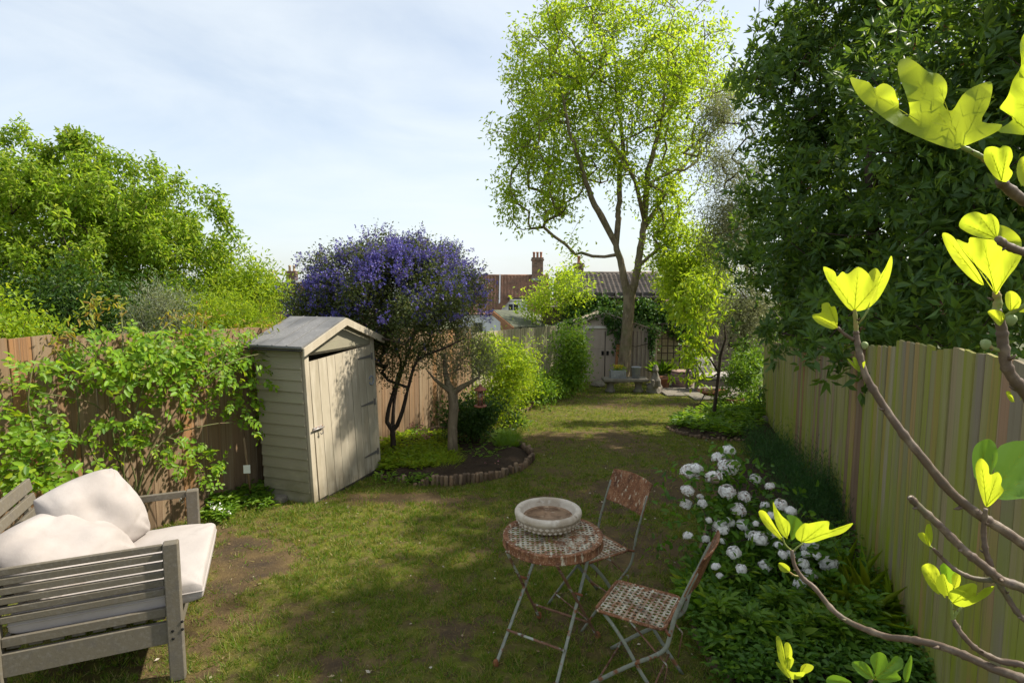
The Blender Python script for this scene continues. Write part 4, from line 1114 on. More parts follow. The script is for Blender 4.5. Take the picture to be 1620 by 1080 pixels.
# paving at the far end
pv = thing('paving', None, None, (0, 0, 0)); pv['kind'] = 'structure'
x_0, x_1 = 3.7, 6.2; yy0, yy1 = 12.9, 15.6
for i in range(5):
    for j in range(5):
        cx = x_0 + (i + .5) * (x_1 - x_0) / 5; cy = yy0 + (j + .5) * (yy1 - yy0) / 5
        if cx < 4.2 and cy < 13.6: continue
        MB().box((cx, cy, float(gz(cy)) + .012 + random.uniform(-.008, .008)), ((x_1 - x_0) / 10 - .008, (yy1 - yy0) / 10 - .008, .025), ch=.008).build('slab', m_stone, pv)

# bird feeder hanging from the olive
m_copper = M('copper_paint', (.30, .11, .065), [((.18, .07, .045), 8, (1, 1, 1), .5, .65)], .55, metal=.25, spec=.4)
m_tube = bpy.data.materials.new('feeder_tube'); m_tube.use_nodes = True
bs = m_tube.node_tree.nodes['Principled BSDF']; bs.inputs['Base Color'].default_value = (.5, .3, .2, 1); bs.inputs['Transmission Weight'].default_value = .7; bs.inputs['Roughness'].default_value = .2
FP_ = P(760, 643, 7.55)
bf = thing('bird_feeder', 'copper coloured tube bird feeder hanging from the olive tree', 'bird feeder', tuple(FP_))
MB().lathe([(.085, 0), (.088, .008), (.085, .02), (.03, .02)], FP_, 18).build('tray', m_copper, bf)
MB().lathe([(.03, .215), (.05, .225), (.088, .225), (.086, .238), (.05, .262), (.02, .275), (.022, .29), (.012, .305), (.005, .31)], FP_, 18).build('lid', m_copper, bf)
MB().lathe([(.042, .02), (.042, .225)], FP_, 14).build('tube', m_tube, bf)
MB().lathe([(.036, .022), (.036, .09), (.005, .10)], FP_, 12).build('seed', m_soil, bf)
for k in range(6):
    a = k * math.pi / 3; p = FP_ + Vector((math.cos(a) * .058, math.sin(a) * .058, .02)); MB().tube([p, p + Vector((0, 0, .207))], .004, 5).build('rod', m_copper, bf)
MB().tube([FP_ + Vector((0, 0, .305)), FP_ + Vector((-.02, .02, .42)), FP_ + Vector((-.03, .04, .50))], .0025, 4).build('hanger', m_iron, bf)

# log-roll edging
m_log = M('edging_log', (.17, .11, .065), [((.09, .06, .04), 14, (1, 1, .3), .48, .66), ((.28, .21, .14), 25, (1, 1, .3), .56, .7)], .9, bump=(40, (1, 1, .2), .6, .006), rand=[(.17, .11, .065), (.12, .08, .05), (.24, .165, .10), (.20, .12, .065)])
lm = [MB().lathe([(.028, -.1), (.029, .10 + .01 * k), (.025, .115 + .01 * k), (.004, .118 + .01 * k)], (0, 0, 0), 9, jit=.06).mesh('log') for k in range(4)]
for m_ in lm: m_.materials.append(m_log)
def edging(label, pts, sp_, hz=1.0, rr=1.0):
    t = thing('log_edging', label, 'garden edging', tuple(pts[0])); o = org(t)
    acc = 0
    for a, b in zip(pts[:-1], pts[1:]):
        L = (b - a).length; d = acc
        while d < L:
            p = a + (b - a) * d / L
            c = bpy.data.objects.new('log', random.choice(lm)); C.objects.link(c); c.parent = t
            c.location = (p.x - o.x + random.uniform(-.008, .008), p.y - o.y + random.uniform(-.008, .008), float(gz(p.y)) - o.z + random.uniform(-.05, .0))
            c.rotation_euler = (random.uniform(-.12, .12), random.uniform(-.12, .12), random.uniform(0, 6)); c.scale = (rr, rr, hz)
            d += sp_
        acc = d - L
    return t
le_ = edging('short upright log edging round the olive bed by the lawn', edge_left, .056)
for o_ in le_.children:
    if o_.location.x < .55: o_.location.z -= random.uniform(.04, .12); o_.rotation_euler.x += random.uniform(-.25, .25)
edging('worn log edging further up the left side of the lawn', edge_left2, .07, .8)
edging('dark low log edging round the young tree bed', edge_right[:6], .06, .55)
t = thing('timber_edging', 'half buried timber edging beside the near white flower border', 'garden edging', tuple(edge_right[9]))
for a, b in zip(edge_right[7:-1], edge_right[8:]): MB().bar(a + Vector((0, 0, .0)), b + Vector((0, 0, .0)), .025, .09).build('plank', m_log, t)

# thin stake with a white tag against the fence
a, b = G(398, 792), P(386, 692, 5.85)
t = thing('garden_stake', 'thin stake with a white tag leaning on the fence beside the shed', 'stake', tuple(a))
MB().tube([a, b], .012, 6).build('rod', m_lfence, t)
c_ = a.lerp(b, .52); MB().box(c_ + Vector((0, -.02, 0)), (.035, .002, .045), (1, .15, 0), (-.15, 1, 0)).build('tag', m_white, t)
# ------------------------------------------------------------------ foliage
l_ash = LEAF('ash_leaf', [(0.21, 0.32, 0.02), (0.26, 0.36, 0.022), (0.17, 0.27, 0.018), (0.31, 0.38, 0.03)], [(0.44, 0.62, 0.025), (0.54, 0.66, 0.03), (0.38, 0.56, 0.02), (0.62, 0.68, 0.04)], trans=0.58, rough=.45, spec=.25)
l_cherry = LEAF('cherry_leaf', [(0.175, 0.28, 0.02), (0.23, 0.33, 0.024), (0.11, 0.2, 0.016), (0.26, 0.31, 0.04), (0.2, 0.3, 0.022)], [(0.37, 0.56, 0.025), (0.45, 0.62, 0.03), (0.27, 0.48, 0.02), (0.45, 0.5, 0.05), (0.41, 0.58, 0.025)], trans=0.52, rough=.45, spec=.25)
l_bay = LEAF('bay_leaf', [(0.06, 0.115, 0.03), (0.085, 0.155, 0.035), (0.045, 0.09, 0.025), (0.125, 0.195, 0.035)], [(0.16, 0.28, 0.02), (0.24, 0.38, 0.025), (0.12, 0.22, 0.02), (0.34, 0.46, 0.03)], trans=0.38, rough=.45, spec=.25)
l_brownbud = LEAF('brown_seed_head', [(.16, .07, .035), (.10, .045, .025), (.2, .1, .05)], trans=.15)
l_cean = LEAF('small_dark_leaf', [(0.06, 0.085, 0.022), (0.085, 0.11, 0.026), (0.04, 0.06, 0.018), (0.12, 0.11, 0.035)], [(0.14, 0.2, 0.03), (0.2, 0.25, 0.03), (0.1, 0.14, 0.02), (0.26, 0.24, 0.06)], trans=0.3, rough=.45, spec=.25)
l_blue = LEAF('blue_blossom', [(0.12, 0.115, 0.4), (0.17, 0.16, 0.52), (0.1, 0.085, 0.3), (0.18, 0.13, 0.38), (0.11, 0.08, 0.2)], [(0.16, 0.15, 0.5), (0.22, 0.2, 0.6), (0.12, 0.11, 0.42), (0.24, 0.18, 0.48), (0.14, 0.1, 0.28)], trans=0.3, rough=.45, spec=.25)
l_olive = LEAF('olive_leaf', [(0.17, 0.19, 0.085), (0.23, 0.24, 0.12), (0.13, 0.15, 0.06), (0.3, 0.29, 0.17)], [(0.28, 0.3, 0.1), (0.34, 0.36, 0.14), (0.22, 0.25, 0.08), (0.4, 0.4, 0.2)], trans=0.35, rough=.45, spec=.25)
l_bright = LEAF('bright_leaf', [(0.18, 0.28, 0.016), (0.24, 0.33, 0.02), (0.12, 0.22, 0.014), (0.3, 0.34, 0.025)], [(0.42, 0.58, 0.02), (0.52, 0.64, 0.025), (0.32, 0.5, 0.015), (0.58, 0.62, 0.03)], trans=0.5, rough=.45, spec=.25)
l_mid = LEAF('mid_green_leaf', [(0.09, 0.18, 0.018), (0.13, 0.23, 0.02), (0.06, 0.13, 0.014), (0.19, 0.28, 0.025)], [(0.22, 0.4, 0.02), (0.3, 0.48, 0.02), (0.15, 0.3, 0.015), (0.4, 0.52, 0.025)], trans=0.4, rough=.45, spec=.25)
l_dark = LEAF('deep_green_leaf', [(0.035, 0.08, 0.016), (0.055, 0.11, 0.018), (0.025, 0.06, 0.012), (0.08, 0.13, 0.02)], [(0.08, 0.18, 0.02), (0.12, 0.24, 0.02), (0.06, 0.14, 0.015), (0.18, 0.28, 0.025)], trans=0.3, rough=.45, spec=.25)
l_ivy = LEAF('ivy_leaf', [(0.03, 0.08, 0.018), (0.05, 0.12, 0.02), (0.022, 0.06, 0.014), (0.1, 0.17, 0.025)], [(0.08, 0.18, 0.02), (0.12, 0.24, 0.02), (0.06, 0.14, 0.015), (0.2, 0.3, 0.025)], trans=0.3, rough=.45, spec=.25)
l_silver = LEAF('silver_leaf', [(.17, .2, .12), (.22, .25, .17), (.13, .16, .09)], trans=.3)
l_red = LEAF('young_red_leaf', [(.20, .27, .03), (.26, .28, .03), (.30, .18, .05), (.18, .25, .025)], trans=.45)
l_rosemary = LEAF('rosemary_needle', [(0.035, 0.095, 0.025), (0.05, 0.125, 0.03), (0.025, 0.07, 0.018), (0.085, 0.165, 0.035)], [(0.07, 0.2, 0.03), (0.1, 0.25, 0.03), (0.05, 0.15, 0.02), (0.16, 0.3, 0.04)], trans=0.25, rough=.45, spec=.25)
l_rose = LEAF('rose_leaf', [(0.12, 0.24, 0.012), (0.18, 0.32, 0.016), (0.06, 0.14, 0.012), (0.28, 0.37, 0.02)], [(0.3, 0.48, 0.015), (0.42, 0.58, 0.02), (0.16, 0.32, 0.012), (0.52, 0.6, 0.02)], trans=0.42, rough=.45, spec=.25, objrand=True)
l_pink = LEAF('pink_petal', [(.55, .2, .30), (.45, .15, .28), (.6, .3, .36)], trans=.3)

def pw(bl):
    o = []
    for (px, py, Y, rx, ry, rz, *wt) in bl:
        p = P(px, py, Y); o.append((p.x, p.y, p.z, rx, ry, rz, *wt))
    return o

# tall tree on the right of the metal shed
Y0 = 16.0
sk = Skel()
tr = sk.chain([tuple(P(px, py, Y0 + dy)) for px, py, dy in smooth_pts([(983, 610, 0), (986, 585, 0), (990, 545, 0), (993, 510, 0), (995, 482, 0), (996, 468, 0)], 2)], -1, [.28, .215, .185, .175, .168, .163, .16, .162, .165, .17, .175])
def limb(pts, par, r0, r1, wob=.05):
    pp = smooth_pts(pts, 4); n = len(pp)
    return sk.chain([np.array(P(px, py, Y0 + dy)) + rng.normal(size=3) * wob * .25 for px, py, dy in pp], par, [r0 + (r1 - r0) * (k / (n - 1)) ** .8 for k in range(n)])
LA = limb([(989, 455, -.05), (984, 420, -.1), (974, 388, -.1)], tr[-1], .115, .085)
LB = limb([(1004, 450, .05), (1011, 412, .1), (1016, 375, .1), (1019, 350, .1)], tr[-1], .115, .085)
limb([(950, 342, -.3), (931, 300, -.5), (915, 249, -.8), (901, 206, -1), (890, 150, -1.2)], LA[-1], .095, .03)
q1 = limb([(978, 350, .2), (979, 331, .2), (981, 272, .3), (987, 249, .4)], LA[-1], .085, .065)
limb([(962, 222, .3), (942, 190, .2), (925, 130, 0), (915, 70, 0)], q1[-1], .05, .02); limb([(983, 200, .6), (977, 160, .8), (972, 80, 1), (968, 0, 1.2)], q1[-1], .05, .02)
q2 = limb([(1021, 311, 0), (1026, 268, -.2), (1036, 230, -.4), (1047, 187, -.5), (1051, 150, -.6), (1060, 60, -.8)], LB[-1], .09, .025)
limb([(1040, 331, .3), (1051, 296, .5), (1067, 280, .7), (1098, 241, .9), (1120, 170, 1)], LB[-3], .07, .02)
limb([(1006, 290, -.3), (989, 257, -.5), (967, 222, -.7), (945, 180, -1)], LB[-1], .055, .02)
limb([(1040, 395, -.3), (1065, 380, -.4), (1090, 372, -.5)], LB[3], .04, .012)
ashbl = pw([(975, 110, 16, 2.9, 2.6, 3.2, 5), (905, 200, 16, 2.0, 2.0, 2.1, 3.2), (1070, 130, 16, 1.7, 2.0, 2.3, 2.6), (870, 300, 15.7, 1.2, 1.4, 1.0, .8), (1040, 260, 16, 1.5, 1.6, 1.2, .7), (890, 70, 16, 1.6, 1.8, 1.5, 1.6), (815, 230, 16, .75, .9, 1.5, .7), (850, 130, 16, 1.2, 1.3, 1.6, 1.2), (960, 290, 16, 1.8, 1.6, .9, .7), (1060, 345, 16, .9, .9, .6, .35), (835, 325, 15.8, .7, .8, .6, .4), (925, 385, 15.9, .6, .6, .35, .14)])
tg = lumps(ashbl, 1900, 380, .17, .45)
tips = sk.grow(tg, step=.3, wob=.07, below=.9)
TG = np.array([sk.p[i] for i in tips])
V, F = cluster_leaves(TG, 19, .14, .12, .40, up=.2, drop=.3, fold=.2, bend=.2)
plant('ash_tree', 'tall pale green spring tree with a forked grey trunk in front of the metal shed', 'tree', P(983, 610, Y0), (V, F), l_ash, sk, m_bark, rtip=.007, rmax=.042)

# cherry-like tree beyond the left fence
sk = Skel(); bs_ = P(60, 560, 12.2); bs_.z = float(gz(12.2))
tr = sk.chain([tuple(bs_ + Vector(v)) for v in ((0, 0, 0), (.05, 0, .8), (.0, 0, 1.5))], -1, [.2, .17, .15])
for dv in ((-1.2, -.3, 1.4), (.9, -.5, 1.0), (2.0, 0, .8), (.2, .4, 1.9), (-2.2, .2, .7)):
    b_ = np.array(bs_) + np.array((0, 0, 1.5)); sk.chain([b_ + np.array(dv) * t_ + np.array((0, 0, .25 * math.sin(3 * t_))) for t_ in (.25, .5, .75, 1)], tr[-1], [.1, .085, .07, .055])
chbl = pw([(60, 400, 12, 2.3, 2.0, 1.75, 4), (200, 400, 12, 1.7, 1.8, 1.35, 3), (-120, 400, 12, 2.2, 2, 1.7, 2.2), (300, 440, 12, .95, 1.3, 1.0, 1.2), (110, 310, 12, 1.3, 1.4, .85, 1.0), (20, 290, 12, 1.0, 1.2, .75, .7), (230, 340, 12, 1.0, 1.2, .6, .7), (130, 480, 11.5, 2.4, 1.4, .45, .9)])
tg = lumps(chbl, 1300, 900, .12, .33, .5)
spk = pw([(12, 222, 12, .05, .05, .1), (34, 215, 12, .05, .05, .1), (50, 225, 12, .05, .05, .1), (78, 250, 12, .1, .1, .1), (115, 228, 12, .12, .1, .15), (140, 235, 12, .05, .05, .12), (168, 250, 12, .06, .05, .1), (185, 258, 12, .06, .05, .1), (205, 265, 12, .06, .05, .08), (245, 272, 12, .06, .05, .1), (262, 285, 12, .06, .05, .08), (285, 290, 12, .06, .05, .1), (310, 310, 12, .06, .05, .08), (338, 322, 12, .06, .05, .1), (352, 345, 12, .06, .05, .1), (362, 365, 12, .06, .05, .1)])
tg = np.concatenate([tg, blobs(spk, 60, .5)])
tips = sk.grow(tg, step=.3, wob=.08, below=.8)
TG = np.array([sk.p[i] for i in tips]); TG[:, 2] += .05
V, F = cluster_leaves(TG, 60, .085, .098, .42, up=.3, drop=.45, fold=.2, bend=.3, zs=1.25)
plant('cherry_tree', 'broad green cherry tree rising behind the left fence', 'tree', bs_, (V, F), l_cherry, sk, m_darkbark, rtip=.006, rmax=.2)

def shrub(name, label, cat, bl, n, k, spread, L, wr, leafm, base=None, power=.35, group=None, bark=None, names=('stem', 'foliage'), rtip=.003, wob=.08, below=.8, stems=None, **kw):
    bl = pw(bl); b0 = Vector(base) if base is not None else Vector((bl[0][0], bl[0][1], float(gz(bl[0][1]))))
    sk = Skel(); sk.chain([tuple(b0), tuple(b0 + Vector((.01, 0, .08)))])
    tg = lumps(bl, n, max(8, n // 8), spread * 1.3, power); tg[:, 2] = np.maximum(tg[:, 2], gz(tg[:, 1]) + .03)
    m = tg if (stems is None or stems >= n) else tg[rng.choice(n, stems, replace=False)]
    sk.grow(m, step=max(.12, spread), wob=wob, below=below)
    V, F = cluster_leaves(tg, k, spread, L, wr, **kw)
    return plant(name, label, cat, b0, (V, F), leafm, sk, bark or m_darkbark, rtip=rtip, names=names, group=group)
# neighbours' planting beyond the left fence
shrub('bright_tree', 'slim bright green young tree beside the distant chimneys', 'tree', [(408, 465, 12, .5, .5, .62, 3), (395, 412, 12, .28, .25, .25), (415, 400, 12, .08, .1, .22, .2), (440, 480, 12, .25, .3, .35), (360, 470, 12.3, .5, .5, .6, 2)], 230, 40, .13, .10, .35, l_bright, names=('trunk', 'crown'), drop=.1, up=.2, base=(-5.6, 12, -.36))
shrub('dark_shrub', 'dark dense evergreen shrub under the cherry tree', 'shrub', [(120, 490, 10, 1.3, .6, .5), (40, 500, 10.3, 1.0, .6, .45), (250, 500, 10.5, .9, .5, .35)], 230, 50, .16, .09, .4, l_dark)
shrub('light_shrub', 'light green leafy shrub peeping over the left end of the fence', 'shrub', [(20, 520, 6.3, .38, .35, .26), (62, 530, 6.2, .2, .3, .14)], 90, 34, .09, .06, .45, l_bright)
shrub('silver_shrub', 'silvery fine leaved shrub showing over the fence', 'shrub', [(245, 500, 8, .42, .35, .32), (285, 520, 8, .3, .3, .2)], 150, 30, .09, .06, .16, l_silver, drop=-.8)
shrub('feathery_shrub', 'feathery yellow green shrub over the fence beside the felt roof', 'shrub', [(385, 510, 9, .6, .4, .35), (330, 515, 8.6, .5, .4, .25), (430, 505, 9.5, .3, .3, .45)], 190, 40, .12, .07, .2, l_bright, drop=-.5)

# purple flowering tree between shed and olive
YC = 8.0
sk = Skel(); cb_ = G(621, 720)
st_ = sk.chain([tuple(P(x, y, cb_.y)) for x, y in ((621, 722), (622, 700), (621, 680))], -1, [.05, .045, .042])
def stem2(pts, par, r0, r1):
    pp = smooth_pts([(x, y, d) for x, y, d in pts], 3); n = len(pp)
    return sk.chain([tuple(P(x, y, cb_.y + d)) for x, y, d in pp], par, [r0 + (r1 - r0) * k / (n - 1) for k in range(n)])
stem2([(612, 667, 0), (615, 646, 0), (622, 622, .05), (628, 600, .1), (634, 570, .2), (610, 520, .3)], st_[-1], .033, .014)
stem2([(628, 673, 0), (637, 649, -.05), (646, 613, -.1), (661, 569, -.2), (700, 552, -.3), (735, 535, -.3)], st_[-1], .033, .010)
stem2([(622, 655, .1), (626, 620, .2), (640, 575, .3), (655, 530, .4), (660, 480, .4)], st_[-1], .028, .012)
cbl = pw([(625, 450, 8, 1.05, .95, .55, 3), (550, 452, 8, .55, .7, .42, 1.3), (698, 445, 8, .5, .7, .45, 1.3), (640, 412, 8, .62, .6, .2, .7), (560, 505, 8, .7, .6, .35, 1.1), (665, 515, 7.8, .6, .6, .34, .8), (640, 560, 7.9, .45, .4, .25, .3), (575, 545, 8, .55, .5, .3, .8), (495, 490, 8, .35, .4, .28, .5), (655, 505, 7.1, .42, .4, .26, .45), (700, 480, 7.0, .35, .35, .25, .3), (740, 490, 8, .3, .4, .4, .3)])
tg = lumps(cbl, 950, 260, .085, .40)
sk.grow(tg, step=.16, wob=.08, below=.8)
V, F = cluster_leaves(tg, 85, .08, .038, .45, up=.3, fold=.2)
ce = plant('flowering_tree', 'rounded small tree covered in violet blue blossom beside the cream shed', 'tree', cb_, (V, F), l_cean, sk, m_darkbark, rtip=.0032, rmax=.05)
def panicles(tg, k, ln, rad, L, up):
    n = len(tg); ax = unit(rnd_dir(n) * .7 + up)
    c = np.repeat(tg, k, 0); A_x = np.repeat(ax, k, 0); u = rng.random((n * k, 1))
    pos = c + A_x * ln * u + rnd_dir(n * k) * rad * (1 - .75 * u)
    LL = L * rng.uniform(.7, 1.3, n * k)
    return leaf_geo(pos, rnd_dir(n * k), rnd_dir(n * k), LL, LL * .9, .2, 'd')
cand = lumps(cbl, 10500, 420, .06, .14)
ctr = np.array([b[:3] for b in cbl]); 
zc = P(625, 480, 8).z
wgt = np.clip((cand[:, 2] - (zc - .55)) / .9, 0.03, 1) * (.25 + fbm(cand[:, 0] * 1.0 + cand[:, 1], cand[:, 2], 3.0, 3, 3) * 1.1)
cand = cand[rng.random(len(cand)) < wgt * .8]
hi_ = tg[rng.random(len(tg)) < np.clip((tg[:, 2] - zc + .25) / .5, 0, 1)]; cand = np.concatenate([cand, np.repeat(hi_, 3, 0) + rng.normal(size=(len(hi_) * 3, 3)) * .075 + np.array([0, 0, .04])])
outw = unit(cand - np.array([P(625, 500, 8).x, 8.0, zc - .3]))
V, F = panicles(cand, 12, .085, .020, .021, outw * .8 + np.array([0, 0, .5]))
np_obj('blossom', V, F, l_blue, ce, kind='stuff')

# olive in the left bed
sk = Skel(); ob = G(716, 724)
tr = sk.chain([tuple(P(x, y, ob.y)) for x, y in ((717, 726), (716, 700), (716, 672), (718, 645), (716, 622))], -1, [.085, .07, .066, .068, .07])
def st3(pts, r0, r1):
    n = len(pts); return sk.chain([tuple(P(x, y, ob.y + d)) for x, y, d in pts], tr[-1], [r0 + (r1 - r0) * k / (n - 1) for k in range(n)])
st3([(708, 606, 0), (704, 585, .05), (703, 560, .1)], .045, .02); st3([(700, 610, -.1), (688, 600, -.2), (675, 585, -.3)], .03, .012); st3([(730, 612, -.05), (745, 604, -.1), (758, 596, -.15)], .04, .02)
obl = pw([(735, 570, 7.9, .42, .4, .26), (700, 565, 7.9, .3, .35, .28), (765, 560, 7.8, .22, .3, .25), (745, 530, 7.9, .25, .3, .22)])
tg = blobs(obl, 200, .4); sk.grow(tg, step=.12, wob=.1)
V, F = cluster_leaves(tg, 17, .065, .06, .2, up=.2)
plant('olive_tree', 'small olive tree with a thick pale trunk in the left bed', 'tree', ob, (V, F), l_olive, sk, m_bark, rtip=.003, rmax=.09)
# sucker shoots at the olive's foot
pts = np.array([[ob.x + .05 + rng.normal() * .04, ob.y - .05 + rng.normal() * .04, ob.z + rng.uniform(.1, .6)] for _ in range(30)])

shrub('golden_shrub', 'bright yellow green shrub behind the bird feeder on the left side', 'shrub', [(795, 590, 9.6, .42, .5, .55, 2), (815, 565, 11, .45, .6, .45, 1.5), (775, 640, 9, .32, .4, .3, 1), (765, 560, 10.2, .35, .5, .35, 1), (820, 610, 10.2, .3, .4, .5, 1)], 330, 42, .09, .055, .45, l_bright, drop=.1)
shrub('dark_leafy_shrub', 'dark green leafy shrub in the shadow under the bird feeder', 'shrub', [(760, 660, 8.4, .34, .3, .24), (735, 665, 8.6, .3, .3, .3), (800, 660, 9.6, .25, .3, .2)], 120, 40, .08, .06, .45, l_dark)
shrub('green_border_shrub', 'mid green low shrubs at the foot of the pale fence', 'shrub', [(868, 613, 13, .5, .5, .28), (845, 625, 12, .35, .4, .25), (888, 600, 13.6, .3, .3, .3)], 130, 44, .10, .08, .4, l_mid)
pc = pA + Vector((0, 0, .5))
shrub('climbing_plant', 'leafy climber growing from the tall terracotta pot by the metal shed', 'climber', [(903, 555, 13.9, .36, .3, .5), (905, 528, 14, .3, .3, .2), (900, 585, 13.9, .2, .2, .3)], 150, 34, .10, .085, .35, l_mid, base=pc, names=('stem', 'foliage'))
shrub('yellow_green_shrub', 'yellow green feathery shrub behind the pale fence and the metal shed', 'shrub', [(880, 468, 18.3, .75, .6, .45, 1.6), (850, 485, 18.6, .4, .5, .2, .6), (905, 452, 18.3, .5, .5, .4, .6), (870, 502, 18.2, .45, .4, .25, .7)], 90, 34, .20, .12, .4, l_ash, base=P(890, 560, 18.4))
shrub('golden_tree', 'golden green leafy tree at the far end right of the tall trunk', 'tree', [(1085, 405, 15.6, .9, .8, .85, 2), (1110, 460, 15, .75, .7, .8, 1.6), (1060, 450, 16.4, .8, .6, .7, 1), (1125, 390, 15.6, .6, .6, .6), (1050, 400, 16.5, .5, .5, .6)], 330, 44, .15, .11, .42, l_ash, names=('trunk', 'crown'), base=(5.3, 15.9, -.52), drop=.3, rtip=.006)
shrub('grey_tree', 'tall grey green fine leaved tree between golden tree and dark evergreen', 'tree', [(1150, 250, 14, .75, .7, 1.3, 2), (1160, 360, 13.6, .7, .7, 1.1, 1.6), (1185, 470, 13, .6, .6, .9, 1.2), (1130, 180, 14.2, .5, .5, .6, .5)], 420, 60, .16, .085, .24, l_olive, names=('trunk', 'crown'), base=(6.2, 14, -.44), rtip=.006, drop=.2)

# ivy over the metal shed and the pergola
def ivy(label, name, tg, k, spread, L=.085, base=None):
    tg = np.array(tg); sk = Skel(); b0 = Vector(base); sk.chain([tuple(b0), tuple(b0 + Vector((0, 0, .1)))])
    sk.grow(tg[rng.choice(len(tg), min(len(tg), 60), replace=False)], step=.3, wob=.1, below=.2)
    return plant(name, label, 'climber', b0, cluster_leaves(tg, k, spread, L, .8, up=.1, drop=.5, outk=.3), l_ivy, sk, m_darkbark, rtip=.006, names=('stem', 'foliage'))
T = []
for (a, b_, n) in (((xl - .1, zE), (xa_, zA + .04), 55), ((xr + .1, zE - .02), (xa_, zA + .04), 70)):
    for _ in range(n):
        u = rng.random(); T.append((a[0] + (b_[0] - a[0]) * u, YS - .12 + rng.uniform(-.02, .5), a[1] + (b_[1] - a[1]) * u + rng.uniform(-.02, .08)))
for (px, py0, py1) in ((1034, 520, 560), (1030, 520, 545), (976, 505, 560), (968, 505, 525), (962, 500, 515), (980, 505, 540)):
    for v in np.linspace(py0, py1, 12): T.append(tuple(P(px + rng.uniform(-3, 3), v, YS - .12)))
ivy('ivy trailing over the roof edge and doors of the metal shed', 'ivy', T, 11, .06, .075, base=(xr + .12, YS + .2, zb))
T = [tuple(v) for v in blobs(pw([(940, 488, 18.2, .7, .4, .28), (1005, 492, 18.2, 1.2, .4, .28), (1050, 505, 17.9, .7, .3, .33), (1075, 520, 17.6, .5, .3, .3), (910, 495, 18, .4, .3, .3)]), 260, .45)]
ivy('dark ivy mass climbing under the pergola beam', 'ivy', T, 34, .12, .10, base=P(1030, 600, 18.3))

# young tree in the right bed
sk = Skel(); yb = G(1128, 666)
tr = sk.chain([tuple(P(x, y, yb.y)) for x, y in ((1128, 668), (1131, 640), (1134, 618), (1137, 590), (1140, 562), (1148, 536), (1146, 515))], -1, [.038, .034, .032, .03, .026, .02, .014])
for pts in (((1120, 600), (1105, 580), (1095, 560)), ((1122, 565), (1108, 545), (1095, 530))): sk.chain([tuple(P(x, y, yb.y)) for x, y in pts], tr[3], [.014, .01, .007])
ybl = pw([(1100, 560, 10.4, .30, .3, .26, 2), (1112, 512, 10.4, .30, .3, .26, 1.7), (1090, 592, 10.3, .20, .25, .12, .8), (1105, 455, 10.6, .3, .3, .36, 1.2), (1085, 480, 10.5, .22, .3, .3, .8)])
tg = lumps(ybl, 95, 34, .10, .45); sk.grow(tg, step=.14, wob=.08)
V, F = cluster_leaves(tg, 11, .08, .115, .36, up=.3, drop=.9, bend=.3, shape='o', fold=.12)
plant('young_tree', 'slender leaning young tree with large drooping bright leaves in the right bed', 'tree', yb, (V, F), l_bright, sk, m_darkbark, rtip=.003, rmax=.05)

# dark evergreen filling the right
sk = Skel(); bb = Vector((5.9, 8.6, -.25))
for i, pts in enumerate((((5.9, 8.6, -.25), (5.8, 8.5, 1.5), (5.6, 8.4, 3), (5.5, 8.3, 4.6)), ((6.3, 8.2, -.25), (6.6, 8.0, 2), (6.9, 7.9, 4.2), (7.1, 7.8, 6)), ((5.4, 8.0, -.2), (4.9, 7.6, 1.4), (4.6, 7.3, 2.6), (4.4, 7.2, 4)))):
    sk.chain(smooth_pts(pts, 3), -1, .09 - .01 * i)
bbl = pw([(1340, 90, 8.5, 1.35, 1.4, 1.7, 3), (1300, 330, 8.9, .95, 1.1, 1.2, 2.4), (1420, 330, 7.6, 1.4, 1.2, 1.5, 3), (1530, 120, 8, 1.6, 1.4, 1.7, 2.8), (1560, 420, 6.0, .95, .85, .85, 1.8), (1310, 495, 8.4, .85, .9, .45, 1.2), (1440, 500, 6.3, .85, .75, .36, 1.4), (1262, 435, 9.4, .5, .8, .7, 1.0), (1300, 40, 9, .65, .9, .8, 1.0), (1270, 190, 9, .5, .7, .9, .8), (1560, 480, 4.9, .55, .5, .25, .6), (1640, 250, 6.5, 1.0, 1.0, 1.5, 1.5), (1820, -60, 4.4, 1.0, .85, 1.1, 1.8), (1840, -170, 4.5, 1.0, .9, .9, 1.5), (1830, 100, 5.0, 1.0, .8, 1.0, 1.2), (1550, 90, 5.8, .95, .8, 1.1, 1.6), (1490, 270, 5.9, .7, .7, .8, 1.0), (1600, 330, 5.2, .7, .6, .8, .9), (1225, 110, 9.2, .2, .4, .3, .2), (1215, 315, 9.4, .3, .5, .4, .3), (1190, 395, 9.6, .22, .5, .3, .22), (1275, 520, 7.2, .45, .4, .13, .35), (1360, 522, 5.3, .42, .3, .11, .35), (1420, -60, 8.3, 1.4, 1.2, .8, 1)])  # crown lobes out of view at the upper right are added to shade the table
tg = lumps(bbl, 1950, 480, .22, .34)
sk.grow(tg[::2], step=.35, wob=.1, below=.5)
n_ = 46
N = len(tg) * 5; cen = np.repeat(tg, 5, 0) + rng.normal(size=(len(tg) * 5, 3)) * .16      # whorls of leaves at twig ends
ax = unit(rnd_dir(N) + np.array([-.25, -.35, .35])); c = np.repeat(cen, 10, 0); A_x = np.repeat(ax, 10, 0)
d = unit(rnd_dir(N * 10) * 1.0 + A_x * .55); LL = .128 * rng.uniform(.7, 1.3, N * 10)
V, F = leaf_geo(c + d * .015 + A_x * rng.uniform(-.03, .06, (N * 10, 1)), d, unit(A_x + rnd_dir(N * 10) * .45), LL, LL * .34, .12, 'd', .12)
bay = plant('evergreen_tree', 'large dark glossy evergreen overhanging the right fence', 'tree', bb, (V, F), l_bay, sk, m_darkbark, rtip=.005, rmax=.09)
front = cen[rng.random(N) < .055]
V, F = cluster_leaves(front + np.array([0, -.02, .03]), 9, .022, .035, .5)
np_obj('seed_head', V, F, l_brownbud, bay, kind='stuff')

